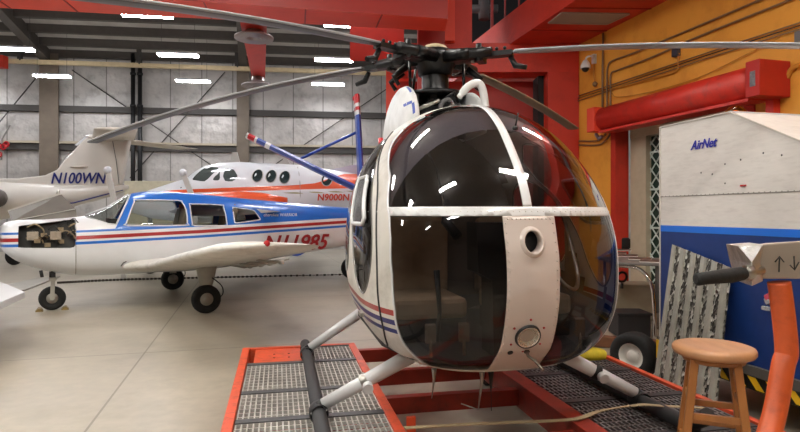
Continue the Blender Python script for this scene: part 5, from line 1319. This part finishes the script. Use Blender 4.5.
# ------------------------------------------------------------------ desk with papers
TZ=.95
dk=thing('side_table',at(640,339,7.3),'grey topped table with a bent chrome leg in front of the red doorway','table')
def q4(l,z): return [on_z(px,py,z) for px,py in l]
top_=q4([(606,262),(606,253),(668,254),(672,268)],TZ)
tt=[V((2.62,7.0,TZ)),V((2.62,8.0,TZ)),V((3.35,7.8,TZ)),V((3.35,6.75,TZ))]
ex=[V((2.62,7.0,TZ)),V((3.5,6.55,TZ)),V((3.5,7.6,TZ)),V((2.72,7.95,TZ))]
MB().prism(ex,(0,0,-.035)).build('table_top',mat('grey laminate',(110,106,102),.5,var=.06),dk,bevel=.008)
MB().tube(smoothpts([ex[0]+V((.04,.05,-.05)),ex[0]+V((.26,-.08,-.07)),V((2.98,6.80,.74)),V((3.02,6.78,.5)),V((3.03,6.78,.02))],6),.022,10).build('bent_leg',chrome,dk)
MB().tube([ex[3]+V((.1,-.1,-.03)),ex[3]+V((.1,-.1,-.93))],.02,10).tube([ex[2]+V((-.1,-.1,-.03)),ex[2]+V((-.1,-.1,-.93))],.02,10).build('rear_leg',chrome,dk)
MB().prism([V((3.06,6.82,.93)),V((3.45,6.62,.93)),V((3.45,6.62,.45)),V((3.06,6.82,.35))],(0,.02,0)).build('modesty_panel',mat('dark grey panel',(74,70,68),.6),dk)
mg=[]
for i,(px,py,w__) in enumerate(((617,253,.24),(628,255.5,.24),(640,258.5,.26),(650,261,.22),(624,250,.2))):
    c=on_z(px,py,TZ+.012); 
    lab=['leftmost dark-covered booklet on the grey table','second dark-covered booklet on the grey table','third and largest brown booklet on the grey table','rightmost booklet beside the trailer on the grey table','small booklet at the back of the grey table'][i]
    o=MB().box(c,(w__,.17,.024),(.9,-.42,0),(.42,.9,0)).build('booklet',mat('brown booklet cover',(98,70,60),.5,var=.4,scale=9))
    MB().box(c+V((0,0,-.007)),(w__+.012,.182,.009),(.9,-.42,0),(.42,.9,0)).build('pages',mat('page white',(214,206,196),.7),o)
    tag(o,lab,'booklet','booklets on the grey table')
c=on_z(627,250,TZ); 
o=thing('black_bag',c+V((0,.1,0)),'small black bag at the back of the grey table','bag')
MB().box(c+V((0,.12,.10)),(.15,.13,.2)).box(c+V((.09,.14,.10)),(.06,.10,.16)).build('body',black,o,bevel=.03)
MB().tube(smoothpts([c+V((-.04,.1,.2)),c+V((0,.1,.24)),c+V((.04,.1,.2))],4),.008,6).build('handle',black,o)
# clutter below the table
def crate(px,py,Y,w_,d_,h_,m,nm,label,cat):
    q=at(px,213+CH*FP/Y,Y); r=thing(nm,V((q.x,Y,0)),label,cat)
    MB().box((q.x,Y,h_/2+.01),(w_,d_,h_-.02)).build('body',m,r,bevel=.01); MB().box((q.x,Y,h_+.0),(w_+.03,d_+.03,.03)).build('lid',m,r,bevel=.006); return r
crate(628,330,8.3,.62,.4,.52,mat('dim cream crate',(160,150,128),.6,var=.1),'storage_crate','cream crate on the floor under the grey table','crate')
crate(629,340,7.2,.4,.35,.30,mat('dark box',(40,38,40),.6,var=.2),'storage_crate','low dark box on the floor in front of the cream crate','crate')
c=V((2.66,6.7,0)); tag(MB().box((2.55,6.5,.07),(.9,.12,.12),(.9,-.4,0),(.4,.9,0)).build('timber_block',mat('brown timber',(112,70,44),.7,var=.2,scale=10),bevel=.006),'brown timber beam on the floor beyond the cart','timber')
c=at(622,277,7.6); tag(MB().lathe([(.05,-.01),(.075,-.01),(.08,.0),(.075,.01),(.05,.01)],c,(0,1,.1),16).tube([c+V((0,0,-.08)),V((c.x,c.y,.545))],.02,8).build('hose_reel',black),'small black hose reel standing on the crate under the table','reel')
